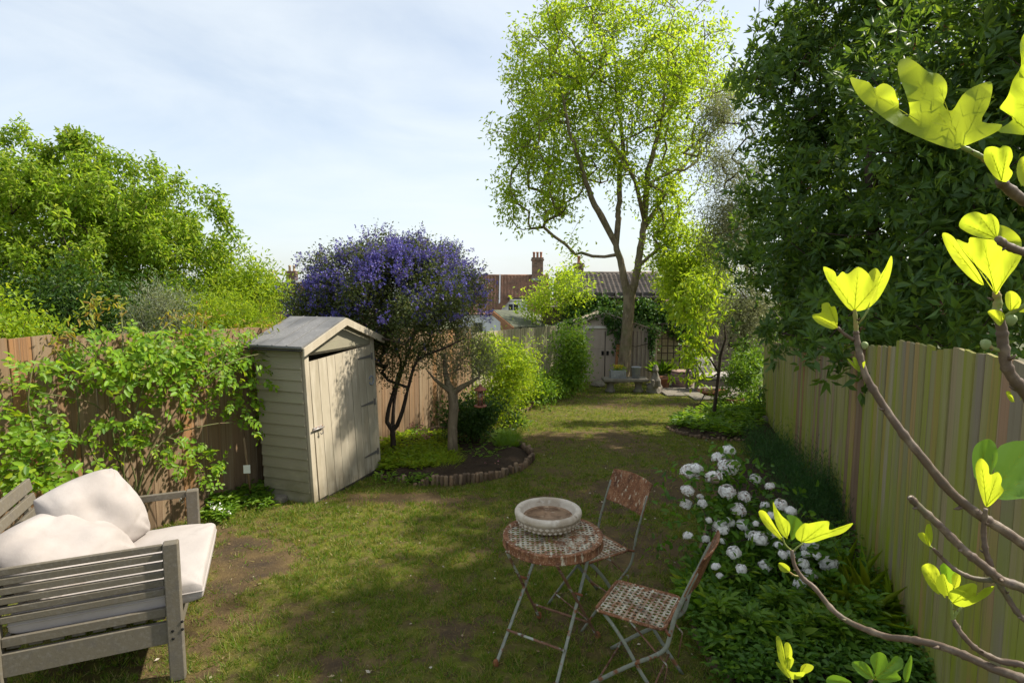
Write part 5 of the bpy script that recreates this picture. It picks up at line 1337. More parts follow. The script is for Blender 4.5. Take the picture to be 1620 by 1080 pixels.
# ------------------------------------------------------------------ climbing rose on the left fence
fd_ = Vector((.3914, .9202, 0)); fn_ = Vector((.9202, -.3914, 0)); f0_ = Vector((float(fl_x(5)), 5, 0))
def FPt(px, py, off):
    a, y, z = ray(px, py); d = Vector((a, y, z)); o = Vector((0, 0, CAM_Z)); q = f0_ + fn_ * off
    t_ = (q - o).dot(fn_) / d.dot(fn_); return o + d * t_
rb = FPt(205, 800, .15); rb.z = float(gz(rb.y))
rose = thing('climbing_rose', 'climbing rose with arching canes spread over the brown fence', 'climber', tuple(rb))
canes = [[(205, 770, .1), (185, 720, .15), (175, 660, .2), (170, 600, .25), (140, 555, .3), (110, 530, .3)], [(200, 780, .1), (195, 730, .2), (215, 650, .25), (240, 580, .3), (280, 540, .35), (350, 530, .4)],
         [(120, 790, .1), (118, 720, .2), (125, 640, .2), (105, 580, .25), (85, 550, .3)], [(215, 790, .1), (235, 720, .2), (265, 670, .25), (300, 620, .35), (350, 580, .4), (410, 560, .4), (435, 570, .4)],
         [(90, 780, .15), (60, 700, .3), (45, 640, .35), (50, 590, .35), (55, 575, .3)], [(210, 790, .1), (255, 700, .2), (330, 672, .3), (385, 668, .35)], [(205, 790, .12), (215, 760, .2), (190, 690, .15), (150, 640, .2), (60, 620, .3), (0, 600, .35)],
         [(175, 560, .25), (150, 520, .2), (144, 500, .15), (143, 480, .1), (147, 468, .1)], [(195, 570, .3), (194, 530, .2), (192, 495, .1), (194, 480, .1)], [(330, 540, .35), (320, 520, .2), (325, 495, .1)], [(230, 560, .3), (262, 515, .2), (300, 500, .1)],
         [(260, 690, .2), (285, 700, .3), (310, 730, .35), (322, 760, .35)], [(110, 690, .25), (80, 730, .3), (40, 745, .35), (0, 740, .35)], [(230, 790, .1), (250, 740, .1), (280, 690, .1), (300, 640, .15)], [(180, 790, .1), (160, 740, .12), (140, 700, .15), (150, 650, .2)]]
for cpts in canes:
    pp = smooth_pts(cpts, 4); n = len(pp)
    MB().tube([FPt(*q) for q in pp], [.009 - .006 * k / n for k in range(n)], 6).build('stem', M('rose_stem', (.10, .12, .035), [((.14, .09, .05), 12, (1, 1, 1), .45, .65)], .7) if cpts is canes[0] else bpy.data.materials['rose_stem'], rose)
def spray_mesh(k, n=7, L=.045):
    r = np.random.default_rng(100 + k); ps = []; ds = []; 
    for i in range(n):
        if i == n - 1: p = (0, .10, 0); d = (0, 1, -.1)
        else:
            sd = 1 if i % 2 else -1; yy = .025 + .03 * (i // 2); p = (sd * .004, yy, -.004 * (i // 2)); d = (sd * 1.0, .5, -.15)
        ps.append(p); ds.append(np.array(d) + r.normal(size=3) * .15)
    V, F = leaf_geo(np.array(ps), np.array(ds), np.array([[0, 0, 1.]] * n) + r.normal(size=(n, 3)) * .25, L * r.uniform(.8, 1.2, n), L * .58, .15, 'o', .15)
    v0 = len(V); V = np.concatenate([V, [[-.0015, 0, 0], [.0015, 0, 0], [0, .1, -.004]]])
    me = mesh_np('leaf', V, F + [np.array([[v0, v0 + 1, v0 + 2]])]); me.materials.append(l_rose); return me
sprays = [spray_mesh(k, 7 if k % 2 else 5, .040 + .006 * (k % 3)) for k in range(6)]
reg = [(300, 560, 105, 38, 9), (380, 570, 55, 55, 6), (200, 560, 75, 45, 5), (130, 570, 45, 45, 3), (330, 610, 80, 45, 6), (240, 640, 60, 50, 3), (300, 725, 55, 30, 4), (30, 640, 45, 50, 4), (50, 690, 45, 40, 3), (40, 750, 45, 30, 4), (95, 715, 40, 40, 2), (200, 690, 50, 40, 2), (400, 650, 30, 50, 2), (320, 535, 100, 15, 4), (60, 590, 40, 20, 2), (170, 700, 30, 50, 1), (330, 755, 15, 15, 1), (230, 590, 70, 40, 4), (120, 660, 35, 40, 1)]
rw = np.array([q[4] for q in reg], float); rw /= rw.sum()
def rose_pts(n):
    k = rng.choice(len(reg), n, p=rw); q = np.array(reg)[k]; a = rng.uniform(0, 2 * np.pi, n); r_ = np.sqrt(rng.random(n))
    return q[:, 0] + q[:, 2] * np.cos(a) * r_, q[:, 1] + q[:, 3] * np.sin(a) * r_
ux, uy = rose_pts(300); ro = org(rose)
def rose_frame(i, up_=.3):
    o = FPt(ux[i], uy[i], random.uniform(.26, .52) if i < front_n else random.uniform(.06, .28))
    nrm = (fn_ * .75 + Vector((0, 0, .75)) + Vector(rng.normal(size=3)) * .45).normalized(); d = (Vector(rng.normal(size=3)) + Vector((0, 0, -.25)) + fn_ * .5)
    d = (d - nrm * d.dot(nrm)).normalized(); x = d.cross(nrm)
    return o, Matrix((x, d, nrm)).transposed()
front_n = 300
for i in range(300):
    o, m3 = rose_frame(i)
    c = bpy.data.objects.new('leaf', random.choice(sprays)); C.objects.link(c); c.parent = rose
    c.location = o - ro; c.rotation_euler = m3.to_euler(); s_ = random.uniform(.9, 1.5); c.scale = (s_, s_, s_)
ux, uy = rose_pts(520); Vs = []; front_n = 0
for i in range(520):
    o, m3 = rose_frame(i); me = random.choice(sprays); s_ = random.uniform(.7, 1.2)
    v = np.empty(len(me.vertices) * 3, np.float32); me.vertices.foreach_get('co', v); v = v.reshape(-1, 3)
    Vs.append((np.array(o) + (v * s_) @ np.array(m3).T, [np.array([list(p.vertices) for p in me.polygons if len(p.vertices) == 4]), np.array([list(p.vertices) for p in me.polygons if len(p.vertices) == 3])]))
V, F = merge(Vs); np_obj('small_leaf', V, F, l_rose, rose, kind='stuff')
T = []
for (px, py, sx, sy) in ((147, 472, 12, 8), (150, 488, 14, 5), (193, 490, 16, 14), (325, 500, 14, 8), (265, 505, 14, 8), (300, 500, 12, 6), (360, 515, 30, 8), (410, 515, 20, 8), (140, 505, 10, 8), (110, 525, 30, 8), (90, 545, 20, 10), (440, 512, 16, 6)):
    for _ in range(5): T.append(tuple(FPt(px + rng.normal() * sx * .6, py + rng.normal() * sy * .6, rng.uniform(.05, .3))))
V, F = cluster_leaves(np.array(T), 6, .03, .05, .3, shape='o', drop=.4, bend=.3)
np_obj('young_leaf', V, F, l_red, rose, kind='stuff')

# ------------------------------------------------------------------ left bed planting
def floor_leaves(pts, k, L, wr, h, spread, shape='o', rise=.6, bend=.4):
    n = len(pts) * k; c = np.repeat(pts, k, 0); a = rng.uniform(0, 2 * np.pi, n)
    out_ = np.stack([np.cos(a), np.sin(a), np.zeros(n)], 1); pos = c + out_ * rng.random((n, 1)) * spread + np.array([0, 0, 1]) * rng.random((n, 1)) * h
    LL = L * rng.uniform(.6, 1.3, n)
    return leaf_geo(pos, out_ + np.array([0, 0, 1]) * rise * rng.uniform(.4, 1.5, (n, 1)), np.array([0, 0, 1.]) + rng.normal(size=(n, 3)) * .35, LL, LL * wr, .12, shape, bend)
def gpts(ells, n):
    e = np.array(ells, float); k = rng.choice(len(e), n, p=e[:, 4] / e[:, 4].sum()); q = e[k]; a = rng.uniform(0, 6.283, n); r_ = np.sqrt(rng.random(n))
    o = []
    for px, py in zip(q[:, 0] + q[:, 2] * np.cos(a) * r_, q[:, 1] + q[:, 3] * np.sin(a) * r_):
        g_ = G(px, py); o.append((g_.x, g_.y, g_.z + .03))
    return np.array(o)
def patch(name, label, cat, ells, n, k, L, wr, h, spread, mat, kind=None, **kw):
    pts = gpts(ells, n); V, F = floor_leaves(pts, k, L, wr, h, spread, **kw)
    b = pts.mean(0); t = thing(name, label, cat, tuple(b)) if kind is None else None
    if t: np_obj('foliage', V, F, mat, t); return t, pts
    return tag(np_obj(name, V, F, mat), label, cat, kind=kind), pts
patch('ground_cover', 'leafy low ground cover between the cream shed and the olive', 'ground cover', [(640, 715, 40, 22, 3), (690, 715, 30, 25, 2), (615, 740, 15, 12, 1.4), (655, 740, 45, 12, 2)], 420, 14, .055, .5, .12, .07, l_bright, kind='stuff')
patch('tufted_grass', 'fine bright grass tuft growing at the foot of the olive', 'grass', [(690, 735, 38, 16, 3), (660, 730, 20, 12, 1)], 160, 26, .15, .05, .02, .05, l_bright, kind='stuff', shape='b', rise=1.6, bend=.5)
patch('lavender_tuft', 'soft green grassy tuft by the end of the log edging', 'plant', [(800, 705, 20, 10, 1)], 45, 60, .17, .045, .02, .05, l_mid, shape='b', rise=1.8, bend=.4)
patch('bed_weeds', 'scattered small weeds and seedlings in the bare left bed', 'weeds', [(770, 720, 40, 15, 1), (640, 765, 60, 6, .5), (400, 800, 50, 8, 1.6), (820, 670, 20, 12, .6), (750, 700, 30, 15, .6), (345, 820, 25, 10, .8)], 170, 12, .055, .38, .07, .06, l_mid, kind='stuff')
patch('edge_plants', 'green seedlings and weeds along the foot of the fence by the shed', 'weeds', [(390, 785, 40, 10, 2), (350, 805, 20, 8, 1), (400, 730, 12, 30, .6)], 90, 14, .06, .45, .12, .06, l_mid, kind='stuff')
t, pts = patch('pink_perennial', 'small plant with loose pink flower heads in the left bed', 'flower', [(660, 690, 14, 6, 1)], 22, 10, .05, .5, .12, .06, l_mid)
np_obj('petals', *cluster_leaves(np.array([tuple(P(x, y, 8.25)) for x, y in ((655, 672), (664, 678), (672, 684), (668, 690), (658, 680), (676, 690), (650, 676), (670, 676))]), 14, .025, .028, .6), l_pink, t, kind='stuff')
MBs = MB()
fl = G(775, 742); t = thing('fallen_flower', 'fallen pink and white petals inside the log edging', 'petals', tuple(fl))
np_obj('petals', *cluster_leaves(np.array([tuple(fl + Vector((random.uniform(-.1, .1), random.uniform(-.05, .05), .05))) for _ in range(5)]), 6, .02, .035, .6), l_pink, t, kind='stuff')

# ------------------------------------------------------------------ right border
l_border = LEAF('border_leaf', [(0.06, 0.14, 0.016), (0.09, 0.19, 0.018), (0.04, 0.1, 0.014), (0.14, 0.24, 0.02)], [(0.16, 0.32, 0.02), (0.22, 0.4, 0.02), (0.1, 0.24, 0.015), (0.3, 0.46, 0.025)], trans=0.35, rough=.45, spec=.25)
patch('border_foliage', 'dark low foliage filling the near right border', 'ground cover', [(1240, 1030, 130, 50, 3), (1180, 960, 90, 40, 3), (1300, 960, 90, 50, 2.4), (1150, 1010, 50, 50, 2), (1380, 1050, 70, 30, 1.5), (1120, 930, 30, 30, 1), (1330, 890, 60, 40, 1.5), (1250, 900, 60, 40, 1), (1250, 1085, 120, 25, 2), (1390, 1090, 80, 30, 1.2)], 860, 14, .042, .5, .17, .10, l_border, kind='stuff')
patch('border_perennials', 'taller leafy clumps rising above the dark border foliage', 'ground cover', [(1230, 1000, 14, 8, 1), (1280, 1040, 14, 8, 1), (1160, 960, 14, 8, 1), (1190, 1040, 12, 8, 1), (1330, 1050, 14, 8, 1), (1310, 930, 12, 8, 1), (1250, 940, 12, 8, 1), (1140, 1020, 12, 8, 1), (1370, 1010, 12, 8, 1)], 150, 16, .06, .42, .26, .06, l_mid, kind='stuff', rise=.7)
patch('border_greenery', 'paler clumps of fresh green leaves scattered through the near right border', 'ground cover', [(1120, 960, 40, 40, 2), (1250, 1050, 120, 25, 2), (1180, 920, 60, 30, 1), (1330, 1000, 60, 40, 1), (1280, 930, 70, 40, 1)], 150, 16, .085, .42, .16, .07, l_mid, kind='stuff', rise=.9)
patch('broad_leaf_plant', 'clump of upright pale green leaves beside the near chair', 'plant', [(1110, 960, 18, 14, 1), (1130, 985, 14, 12, 1)], 36, 14, .13, .32, .04, .06, l_bright, rise=1.2)
patch('border_plants', 'low green perennials round the foot of the young tree', 'ground cover', [(1110, 675, 40, 14, 2), (1160, 680, 40, 16, 2), (1190, 650, 20, 20, 1), (1085, 675, 16, 8, .7), (1150, 660, 40, 10, 1)], 260, 14, .10, .4, .16, .09, l_mid, kind='stuff')
shrub('fern_bush', 'dark green ferny bush against the far right fence', 'shrub', [(1178, 600, 11.8, .34, .35, .28), (1185, 575, 12, .3, .3, .2), (1160, 630, 11.6, .25, .25, .2), (1195, 640, 11, .28, .3, .3), (1190, 560, 12.3, .2, .25, .2)], 190, 34, .10, .085, .3, l_mid, drop=.4, base=(5.0, 11.8, -.35))
patch('strappy_plant', 'strappy green leaves in the orange pot by the stone figure', 'plant', [(1049, 607, 8, 2, 1)], 16, 16, .36, .07, .02, .05, l_mid, shape='o', rise=2.2, bend=.5)[0].location.z += .24
t = thing('trough_flowers', 'yellow and green bedding flowers in the bench trough', 'flower', tuple(TRc + Vector((0, 0, .2))))
np_obj('foliage', *cluster_leaves(np.array([tuple(TRc + Vector((random.uniform(-.15, .15), random.uniform(-.06, .06), .23))) for _ in range(14)]), 12, .04, .06, .4), l_bright, t)
np_obj('flower', *cluster_leaves(np.array([tuple(TRc + Vector((random.uniform(-.15, .1), random.uniform(-.06, .06), .29))) for _ in range(9)]), 6, .015, .04, .8), LEAF('yellow_petal', [(.65, .42, .03), (.7, .5, .05)], trans=.3), t, kind='stuff')
# rosemary
rbl = [(1262, 750, 6.2, .3, .45, .30, 2), (1285, 790, 5.6, .28, .4, .26, 2), (1240, 730, 6.9, .28, .4, .28, 1.5), (1300, 830, 5.2, .22, .3, .22, 1), (1215, 715, 7.6, .25, .4, .22, 1)]
shrub('rosemary_bush', 'dense dark green rosemary bush at the foot of the right fence', 'shrub', rbl, 620, 46, .055, .045, .10, l_rosemary, drop=-1.0, up=.0, outk=.2, power=.38, stems=250, zs=1.8, base=(2.75, 6.0, -.1))
# white flowering viburnum
vb = G(1215, 930)
heads = [(375, 95, 32), (330, 127, 32), (205, 190, 45), (375, 172, 48), (310, 215, 38), (192, 275, 32), (185, 335, 28), (368, 278, 38), (448, 300, 30), (420, 358, 34), (440, 430, 32), (340, 435, 36), (380, 415, 25), (497, 220, 26), (563, 254, 22), (260, 330, 22), (288, 405, 15), (195, 478, 25), (275, 490, 20), (400, 550, 32), (320, 615, 22), (337, 655, 17), (435, 625, 25), (540, 610, 30), (510, 490, 42), (540, 340, 22), (610, 335, 30), (655, 365, 28), (580, 470, 28), (620, 560, 22), (730, 530, 32), (775, 565, 20), (830, 600, 38), (715, 600, 25), (735, 650, 36), (695, 690, 30), (940, 748, 26), (760, 520, 22), (570, 385, 20), (500, 420, 14), (470, 470, 20), (600, 520, 22), (660, 560, 24), (350, 500, 16), (690, 480, 20), (800, 610, 22), (860, 600, 18), (250, 300, 16), (720, 560, 22), (230, 175, 30), (395, 160, 32), (350, 450, 28)]
vib = thing('viburnum', 'white snowball flowering bush between the chairs and the right fence', 'shrub', tuple(vb))
l_white = LEAF('white_floret', [(.92, .89, .84), (.95, .93, .89), (.86, .82, .77)], [(.75, .72, .68), (.8, .78, .74), (.65, .62, .58)], trans=.25, rough=.7)
l_whiteb = LEAF('fading_floret', [(.9, .87, .82), (.93, .91, .87), (.88, .85, .80), (.9, .87, .82), (.9, .85, .8), (.35, .15, .07)], [(.7, .68, .65), (.75, .73, .7), (.7, .68, .64), (.7, .67, .64), (.68, .65, .6), (.3, .15, .08)], trans=.2, rough=.7)
def head_mesh(k, mat):
    r = np.random.default_rng(k); n = 150
    d = unit(r.normal(size=(n, 3))); d[:, 2] = np.where(d[:, 2] < -.35, -d[:, 2] * .6, d[:, 2]); d = unit(d)
    lump = 1 + .14 * np.sin(d[:, 0] * 4 + k) * np.cos(d[:, 1] * 5 + k)
    pos = d * np.array([1, 1, .82]) * lump[:, None] * r.uniform(.86, 1.0, (n, 1)); gs = []
    u = unit(np.cross(d, r.normal(size=(n, 3)))); v = np.cross(d, u)
    for j in range(4):
        dd = u * math.cos(j * math.pi / 2 + .3) + v * math.sin(j * math.pi / 2 + .3) + d * .25
        gs.append(leaf_geo(pos, dd, d, .25 * r.uniform(.8, 1.2, n), .21, .05, 'd'))
    V, F = merge(gs); b = MB(); b.rock((0, 0, -.06), (.76, .76, .58), k, 2); V2 = np.array([tuple(q) for q in b.V]); m = len(V)
    me = mesh_np('flower_head', np.concatenate([V, V2]), F + [np.array(b.F) + m]); me.materials.append(mat); return me
hm = [head_mesh(k, l_white) for k in range(4)]; hb_ = [head_mesh(k + 9, l_whiteb) for k in range(3)]
sk = Skel(); sk.chain([tuple(vb), tuple(vb + Vector((0, 0, .1)))]); hp = []
for (x, y, r_) in heads:
    px, py = 1020 + x * .3518, 680 + y * .3518
    dep = np.clip(3.62 + (930 - py) / 240 * 1.15, 3.3, 4.8) + rng.uniform(-.12, .12)
    p = P(px, py, dep); hp.append(np.array(p)); rr = r_ * .3518 * dep / 900 * .98
    o = bpy.data.objects.new('flower_head', random.choice(hb_) if (y < 380 and rng.random() < .6) else random.choice(hm)); C.objects.link(o); o.parent = vib
    o.location = p - org(vib); o.scale = (rr, rr, rr); o.rotation_euler = (rng.uniform(-.5, .5), rng.uniform(-.5, .5), rng.uniform(0, 6))
sk.grow(np.array(hp) - np.array([0, 0, .03]), step=.12, wob=.1); 
sk.geo(.0028).build('stem', m_darkbark, vib)
HP = np.array(hp); tgv = np.concatenate([HP[rng.choice(len(HP), 190)] + rng.normal(size=(190, 3)) * .09 - np.array([0, 0, .11]), blobs(pw([(1210, 850, 4.4, .32, .3, .25), (1290, 890, 4.1, .3, .3, .2), (1150, 800, 4.6, .2, .25, .2)]), 130, .5)])
np_obj('foliage', *cluster_leaves(tgv, 9, .055, .06, .5, shape='o', up=.5, bend=.2), l_border, vib)
# allium clump
t, pts = patch('white_allium', 'clump of narrow leaved white allium flowers at the fence foot', 'flower', [(1375, 985, 34, 22, 1), (1340, 960, 26, 16, .6)], 70, 20, .26, .022, .02, .05, l_bright, rise=1.3, bend=.9)
al = MB(); fp = []
for (px, py, dd) in ((1390, 970, 3.6), (1402, 975, 3.55), (1380, 965, 3.7), (1368, 923, 3.9), (1380, 928, 3.9), (1413, 995, 3.5), (1400, 1000, 3.5), (1345, 970, 3.6), (1350, 972, 3.7), (1408, 1018, 3.4), (1430, 1028, 3.35), (1332, 915, 3.9), (1384, 950, 3.8), (1420, 1000, 3.5), (1372, 985, 3.6)):
    p = P(px, py, dd); fp.append(tuple(p)); g_ = Vector((p.x - .03, p.y + .02, float(gz(p.y)))); al.tube([g_, g_.lerp(p, .5) + Vector((.01, 0, .02)), p], .0025, 4)
al.build('stem', m_framegrey if False else bpy.data.materials['rose_stem'], t)
np_obj('flower', *cluster_leaves(np.array(fp), 16, .018, .016, .5), l_white, t, kind='stuff')
lb = LEAF('buttercup', [(.75, .5, .02), (.8, .55, .03)], trans=.3)
for k, (px, py, dd) in enumerate(((1176, 995, 3.3), (1206, 941, 3.6), (1197, 953, 3.55))):
    p = P(px, py, dd); t = thing('buttercup', ['yellow buttercup low in the border beside the near chair', 'topmost orange yellow flower under the viburnum', 'orange yellow flower just below the topmost one under the viburnum'][k], 'flower', (p.x, p.y, float(gz(p.y))))
    MB().tube([(p.x, p.y, float(gz(p.y))), p], .0022, 4).build('stem', bpy.data.materials['rose_stem'], t)
    a = np.linspace(0, 2 * np.pi, 6)[:5]; dd_ = np.stack([np.cos(a), np.sin(a) - .3, np.full(5, .5)], 1)
    np_obj('petals', *leaf_geo(np.array([tuple(p)] * 5), dd_, np.array([[0, -.5, 1.]] * 5), .014, .014, .1, 'o'), lb, t)
# small white flowers by the armchair
t = thing('white_flowers', 'few tiny white flowers at the fence foot behind the armchair', 'flower', tuple(G(345, 812)))
np_obj('petals', *cluster_leaves(np.array([tuple(P(x, y, 5.4)) for x, y in ((336, 800), (342, 802), (352, 806), (362, 808), (285, 793), (348, 800))]), 7, .01, .02, .7), l_white, t, kind='stuff')
# ------------------------------------------------------------------ fig branches close to the camera
l_fig = bpy.data.materials.new('young_fig_leaf'); l_fig.use_nodes = True
nt = l_fig.node_tree; N = nt.nodes; b = N['Principled BSDF']
oi = N.new('ShaderNodeObjectInfo'); tc = N.new('ShaderNodeTexCoord'); nz = N.new('ShaderNodeTexNoise'); nz.inputs['Scale'].default_value = 22; nz.inputs['Detail'].default_value = 4
nt.links.new(tc.outputs['Object'], nz.inputs['Vector'])
ad = N.new('ShaderNodeMath'); ad.operation = 'MULTIPLY_ADD'; ad.inputs[1].default_value = .5; nt.links.new(nz.outputs['Fac'], ad.inputs[0])
sb = N.new('ShaderNodeMath'); sb.operation = 'MULTIPLY_ADD'; sb.inputs[1].default_value = .5; sb.inputs[2].default_value = 0; nt.links.new(oi.outputs['Random'], sb.inputs[0]); nt.links.new(sb.outputs[0], ad.inputs[2])
nt.links.new(_ramp(nt, ad.outputs[0], [(.10, .19, .015), (.15, .23, .018), (.21, .27, .02)]), b.inputs['Base Color'])
b.inputs['Roughness'].default_value = .42; b.inputs['Specular IOR Level'].default_value = .35
tl = N.new('ShaderNodeBsdfTranslucent'); nt.links.new(_ramp(nt, ad.outputs[0], [(.54, .66, .03), (.66, .75, .035), (.78, .81, .04)]), tl.inputs['Color'])
n2 = N.new('ShaderNodeTexNoise'); n2.inputs['Scale'].default_value = 90; nt.links.new(tc.outputs['Object'], n2.inputs['Vector'])
bp = N.new('ShaderNodeBump'); bp.inputs['Strength'].default_value = .35; bp.inputs['Distance'].default_value = .002; nt.links.new(n2.outputs['Fac'], bp.inputs['Height']); nt.links.new(bp.outputs[0], b.inputs['Normal'])
mxs = N.new('ShaderNodeMixShader'); mxs.inputs[0].default_value = .58; nt.links.new(b.outputs[0], mxs.inputs[1]); nt.links.new(tl.outputs[0], mxs.inputs[2]); nt.links.new(mxs.outputs[0], N['Material Output'].inputs['Surface'])
m_vein = LEAF('fig_vein', [(.24, .27, .03), (.27, .30, .04)], [(.52, .58, .03), (.58, .62, .04)], trans=.55)
m_figbark = M('fig_bark', (.11, .073, .047), [((.22, .165, .115), 30, (1, 1, 1), .5, .68), ((.085, .06, .048), 55, (1, 1, 1), .55, .7), ((.12, .12, .06), 8, (1, 1, 1), .58, .7)], .6, bump=(120, (1, 1, 1), .5, .002), spec=.4)
m_shoot = M('green_shoot', (.20, .24, .06), [((.30, .2, .07), 25, (1, 1, 1), .5, .65)], .5)
m_figfruit = M('green_fig', (.20, .25, .09), [((.28, .32, .15), 40, (1, 1, 1), .5, .65)], .5)
fig = thing('fig_tree', 'fig tree with bare brown branches and unfurling yellow green leaves close at the right', 'tree', (1.36, .9, 0))
TK = [(1.36, .9, -.02), (1.37, .92, .5), (1.34, .95, 1.0), (1.36, .98, 1.6), (1.40, .97, 2.2), (1.38, .95, 2.7)]
MB().tube(smooth_pts(TK, 4), [.035 - .02 * k / 20 for k in range(21)], 10).build('trunk', m_figbark, fig)
def C4(x, y): return 1140 + x * .2963, 760 + y * .2963
def C3(x, y): return 1140 + x * .2963, 520 + y * .2963
def C2(x, y): return 1140 + x * .2963, 300 + y * .2963
def C1(x, y): return 1140 + x * .2963, y * .2963
def branch(pts, r0, r1, end=None, nodes=7, mat=None, name='branch'):
    """pts: (px, py, depth) from the tip; end: join on the trunk"""
    pp = [P(*q) for q in pts] + ([Vector(end)] if end else [])
    pp = smooth_pts([tuple(q) for q in pp], 7); n = len(pp)
    r0, r1 = r0 * .9, r1 * .88
    rr = [(r0 + (r1 - r0) * (k / (n - 1)) ** .7) * (1 + .05 * math.sin(k * 2.1)) for k in range(n)]
    step = max(5, n // nodes)
    for k in range(3, n - 1, step):
        rr[k] *= 1.22
    o = MB().tube(pp, rr, 12).build(name, mat or m_figbark, fig)
    for k in range(3 + step // 2, n - 2, step * 2):
        a = Vector(pp[k]); d = (Vector(pp[k + 1]) - a).normalized(); s = d.orthogonal(); s.rotate(Matrix.Rotation(random.uniform(0, 6.28), 3, d))
        nd = MB(); nd.tube([a + s * rr[k] * .7, a + s * rr[k] * 1.25 - d * rr[k] * .3, a + s * rr[k] * 1.75 - d * rr[k] * .9], [rr[k] * .5, rr[k] * .38, rr[k] * .12], 7); nd.build('bud', m_figbark, o)
    return pp
dA = 1.05
A1 = branch([(*C3(722, 10), dA + .05), (*C3(725, 40), dA + .05), (*C3(745, 150), dA + .04), (*C3(775, 250), dA + .03), (*C3(850, 380), dA + .02), (*C3(960, 540), dA), (*C3(1080, 690), dA - .02), (*C3(1230, 870), dA - .04), (*C3(1390, 1000), dA - .05), (*C3(1520, 1080), dA - .06), (1650, 885, dA - .07)], .0052, .0105, (1.33, .96, 1.35))
branch([(*C4(1012, 88), 1.0), (*C4(1060, 140), 1.0), (*C4(1180, 250), .99), (*C4(1300, 370), .98), (*C4(1400, 450), .97), (*C4(1500, 530), .96), (*C4(1640, 590), .95)], .0062, .0095, (1.33, .95, 1.25))
MB().tube([P(*C4(1012, 88), .999), P(*C4(1009, 84), .9995)], [.0035, .003], 10).build('cut_end', M('pale_pith', (.5, .42, .32), (), .9), fig)
branch([(*C4(1135, 362), 1.0), (*C4(1190, 420), 1.0), (*C4(1260, 480), .99), (*C4(1350, 520), .985), (*C4(1440, 530), .98), (*C4(1480, 520), .97)], .003, .0055)
branch([(*C4(1480, 540), .97), (*C4(1530, 620), .97), (*C4(1590, 710), .96), (*C4(1680, 800), .95)], .005, .0055, (1.33, .95, .95))
branch([(*C4(1415, 150), .98), (*C4(1405, 260), .985), (*C4(1415, 370), .98), (*C4(1445, 455), .975)], .0038, .0055)
branch([(*C4(380, 370), 1.32), (*C4(395, 450), 1.31), (*C4(440, 520), 1.30), (*C4(500, 570), 1.28), (*C4(600, 690), 1.25), (*C4(700, 760), 1.22), (*C4(880, 830), 1.16), (*C4(1000, 845), 1.12), (*C4(1150, 875), 1.08), (*C4(1300, 930), 1.04), (*C4(1450, 1000), 1.0), (*C4(1640, 1085), .96)], .0042, .0095, (1.34, .94, .8))
branch([(*C4(1240, 740), 1.03), (*C4(1290, 820), 1.02), (*C4(1370, 900), 1.01), (*C4(1490, 960), 1.0), (*C4(1640, 1000), .98)], .0042, .007, (1.34, .94, .9))
branch([(*C2(1470, 640), .82), (*C2(1500, 740), .82), (*C2(1508, 830), .82), (*C2(1530, 950), .82), (*C2(1590, 1040), .82), (1640, 640, .83)], .0068, .009, (1.36, .97, 1.7))
branch([(*C2(1470, 545), .82), (*C2(1480, 600), .82), (*C2(1470, 650), .82)], .0045, .0066, mat=m_shoot, name='shoot')
branch([(*C2(1480, 262), .68), (*C2(1540, 305), .69), (*C2(1640, 330), .70)], .0042, .006, (1.38, .95, 2.35))
branch([(*C1(1490, 965), .62), (*C1(1540, 1010), .63), (*C1(1640, 1070), .64)], .005, .0065, (1.38, .95, 2.4))
branch([(*C1(1290, 785), .62), (*C1(1360, 820), .62), (*C1(1420, 860), .62), (*C1(1500, 970), .62)], .0024, .0032, mat=m_shoot, name='petiole')
branch([(*C2(1510, 690), .81), (*C2(1560, 650), .80), (*C2(1640, 610), .79)], .003, .0035, mat=m_shoot, name='petiole')
branch([(*C2(715, 640), 1.10), (*C2(722, 720), 1.10), (*C2(725, 790), 1.10)], .0036, .005, mat=m_shoot, name='shoot')
branch([(*C2(790, 635), 1.09), (*C2(765, 680), 1.09), (*C2(735, 715), 1.10)], .0018, .002, mat=m_shoot, name='petiole')
branch([(*C2(625, 735), 1.10), (*C2(660, 770), 1.10), (*C2(710, 800), 1.10)], .003, .004)
for cc in ([(330, 300), (345, 340), (375, 370)], [(440, 335), (410, 355), (380, 385)], [(365, 485), (395, 505), (430, 510)]): branch([(*C4(*q), 1.32) for q in cc], .002, .0024, mat=m_shoot, name='petiole')
for cc in ([(1230, 640), (1235, 700), (1242, 745)], [(1285, 675), (1260, 705), (1245, 730)], [(1110, 345), (1135, 365)]): branch([(*C4(*q), 1.03) for q in cc], .0022, .003, mat=m_shoot, name='petiole')
branch([(*C4(370, 1050), 1.3), (*C4(390, 1100), 1.3), (*C4(420, 1180), 1.28)], .0025, .004, mat=m_shoot, name='shoot')
branch([(*C4(810, 1060), 1.22), (*C4(790, 1090), 1.22), (*C4(800, 1160), 1.2)], .003, .004)

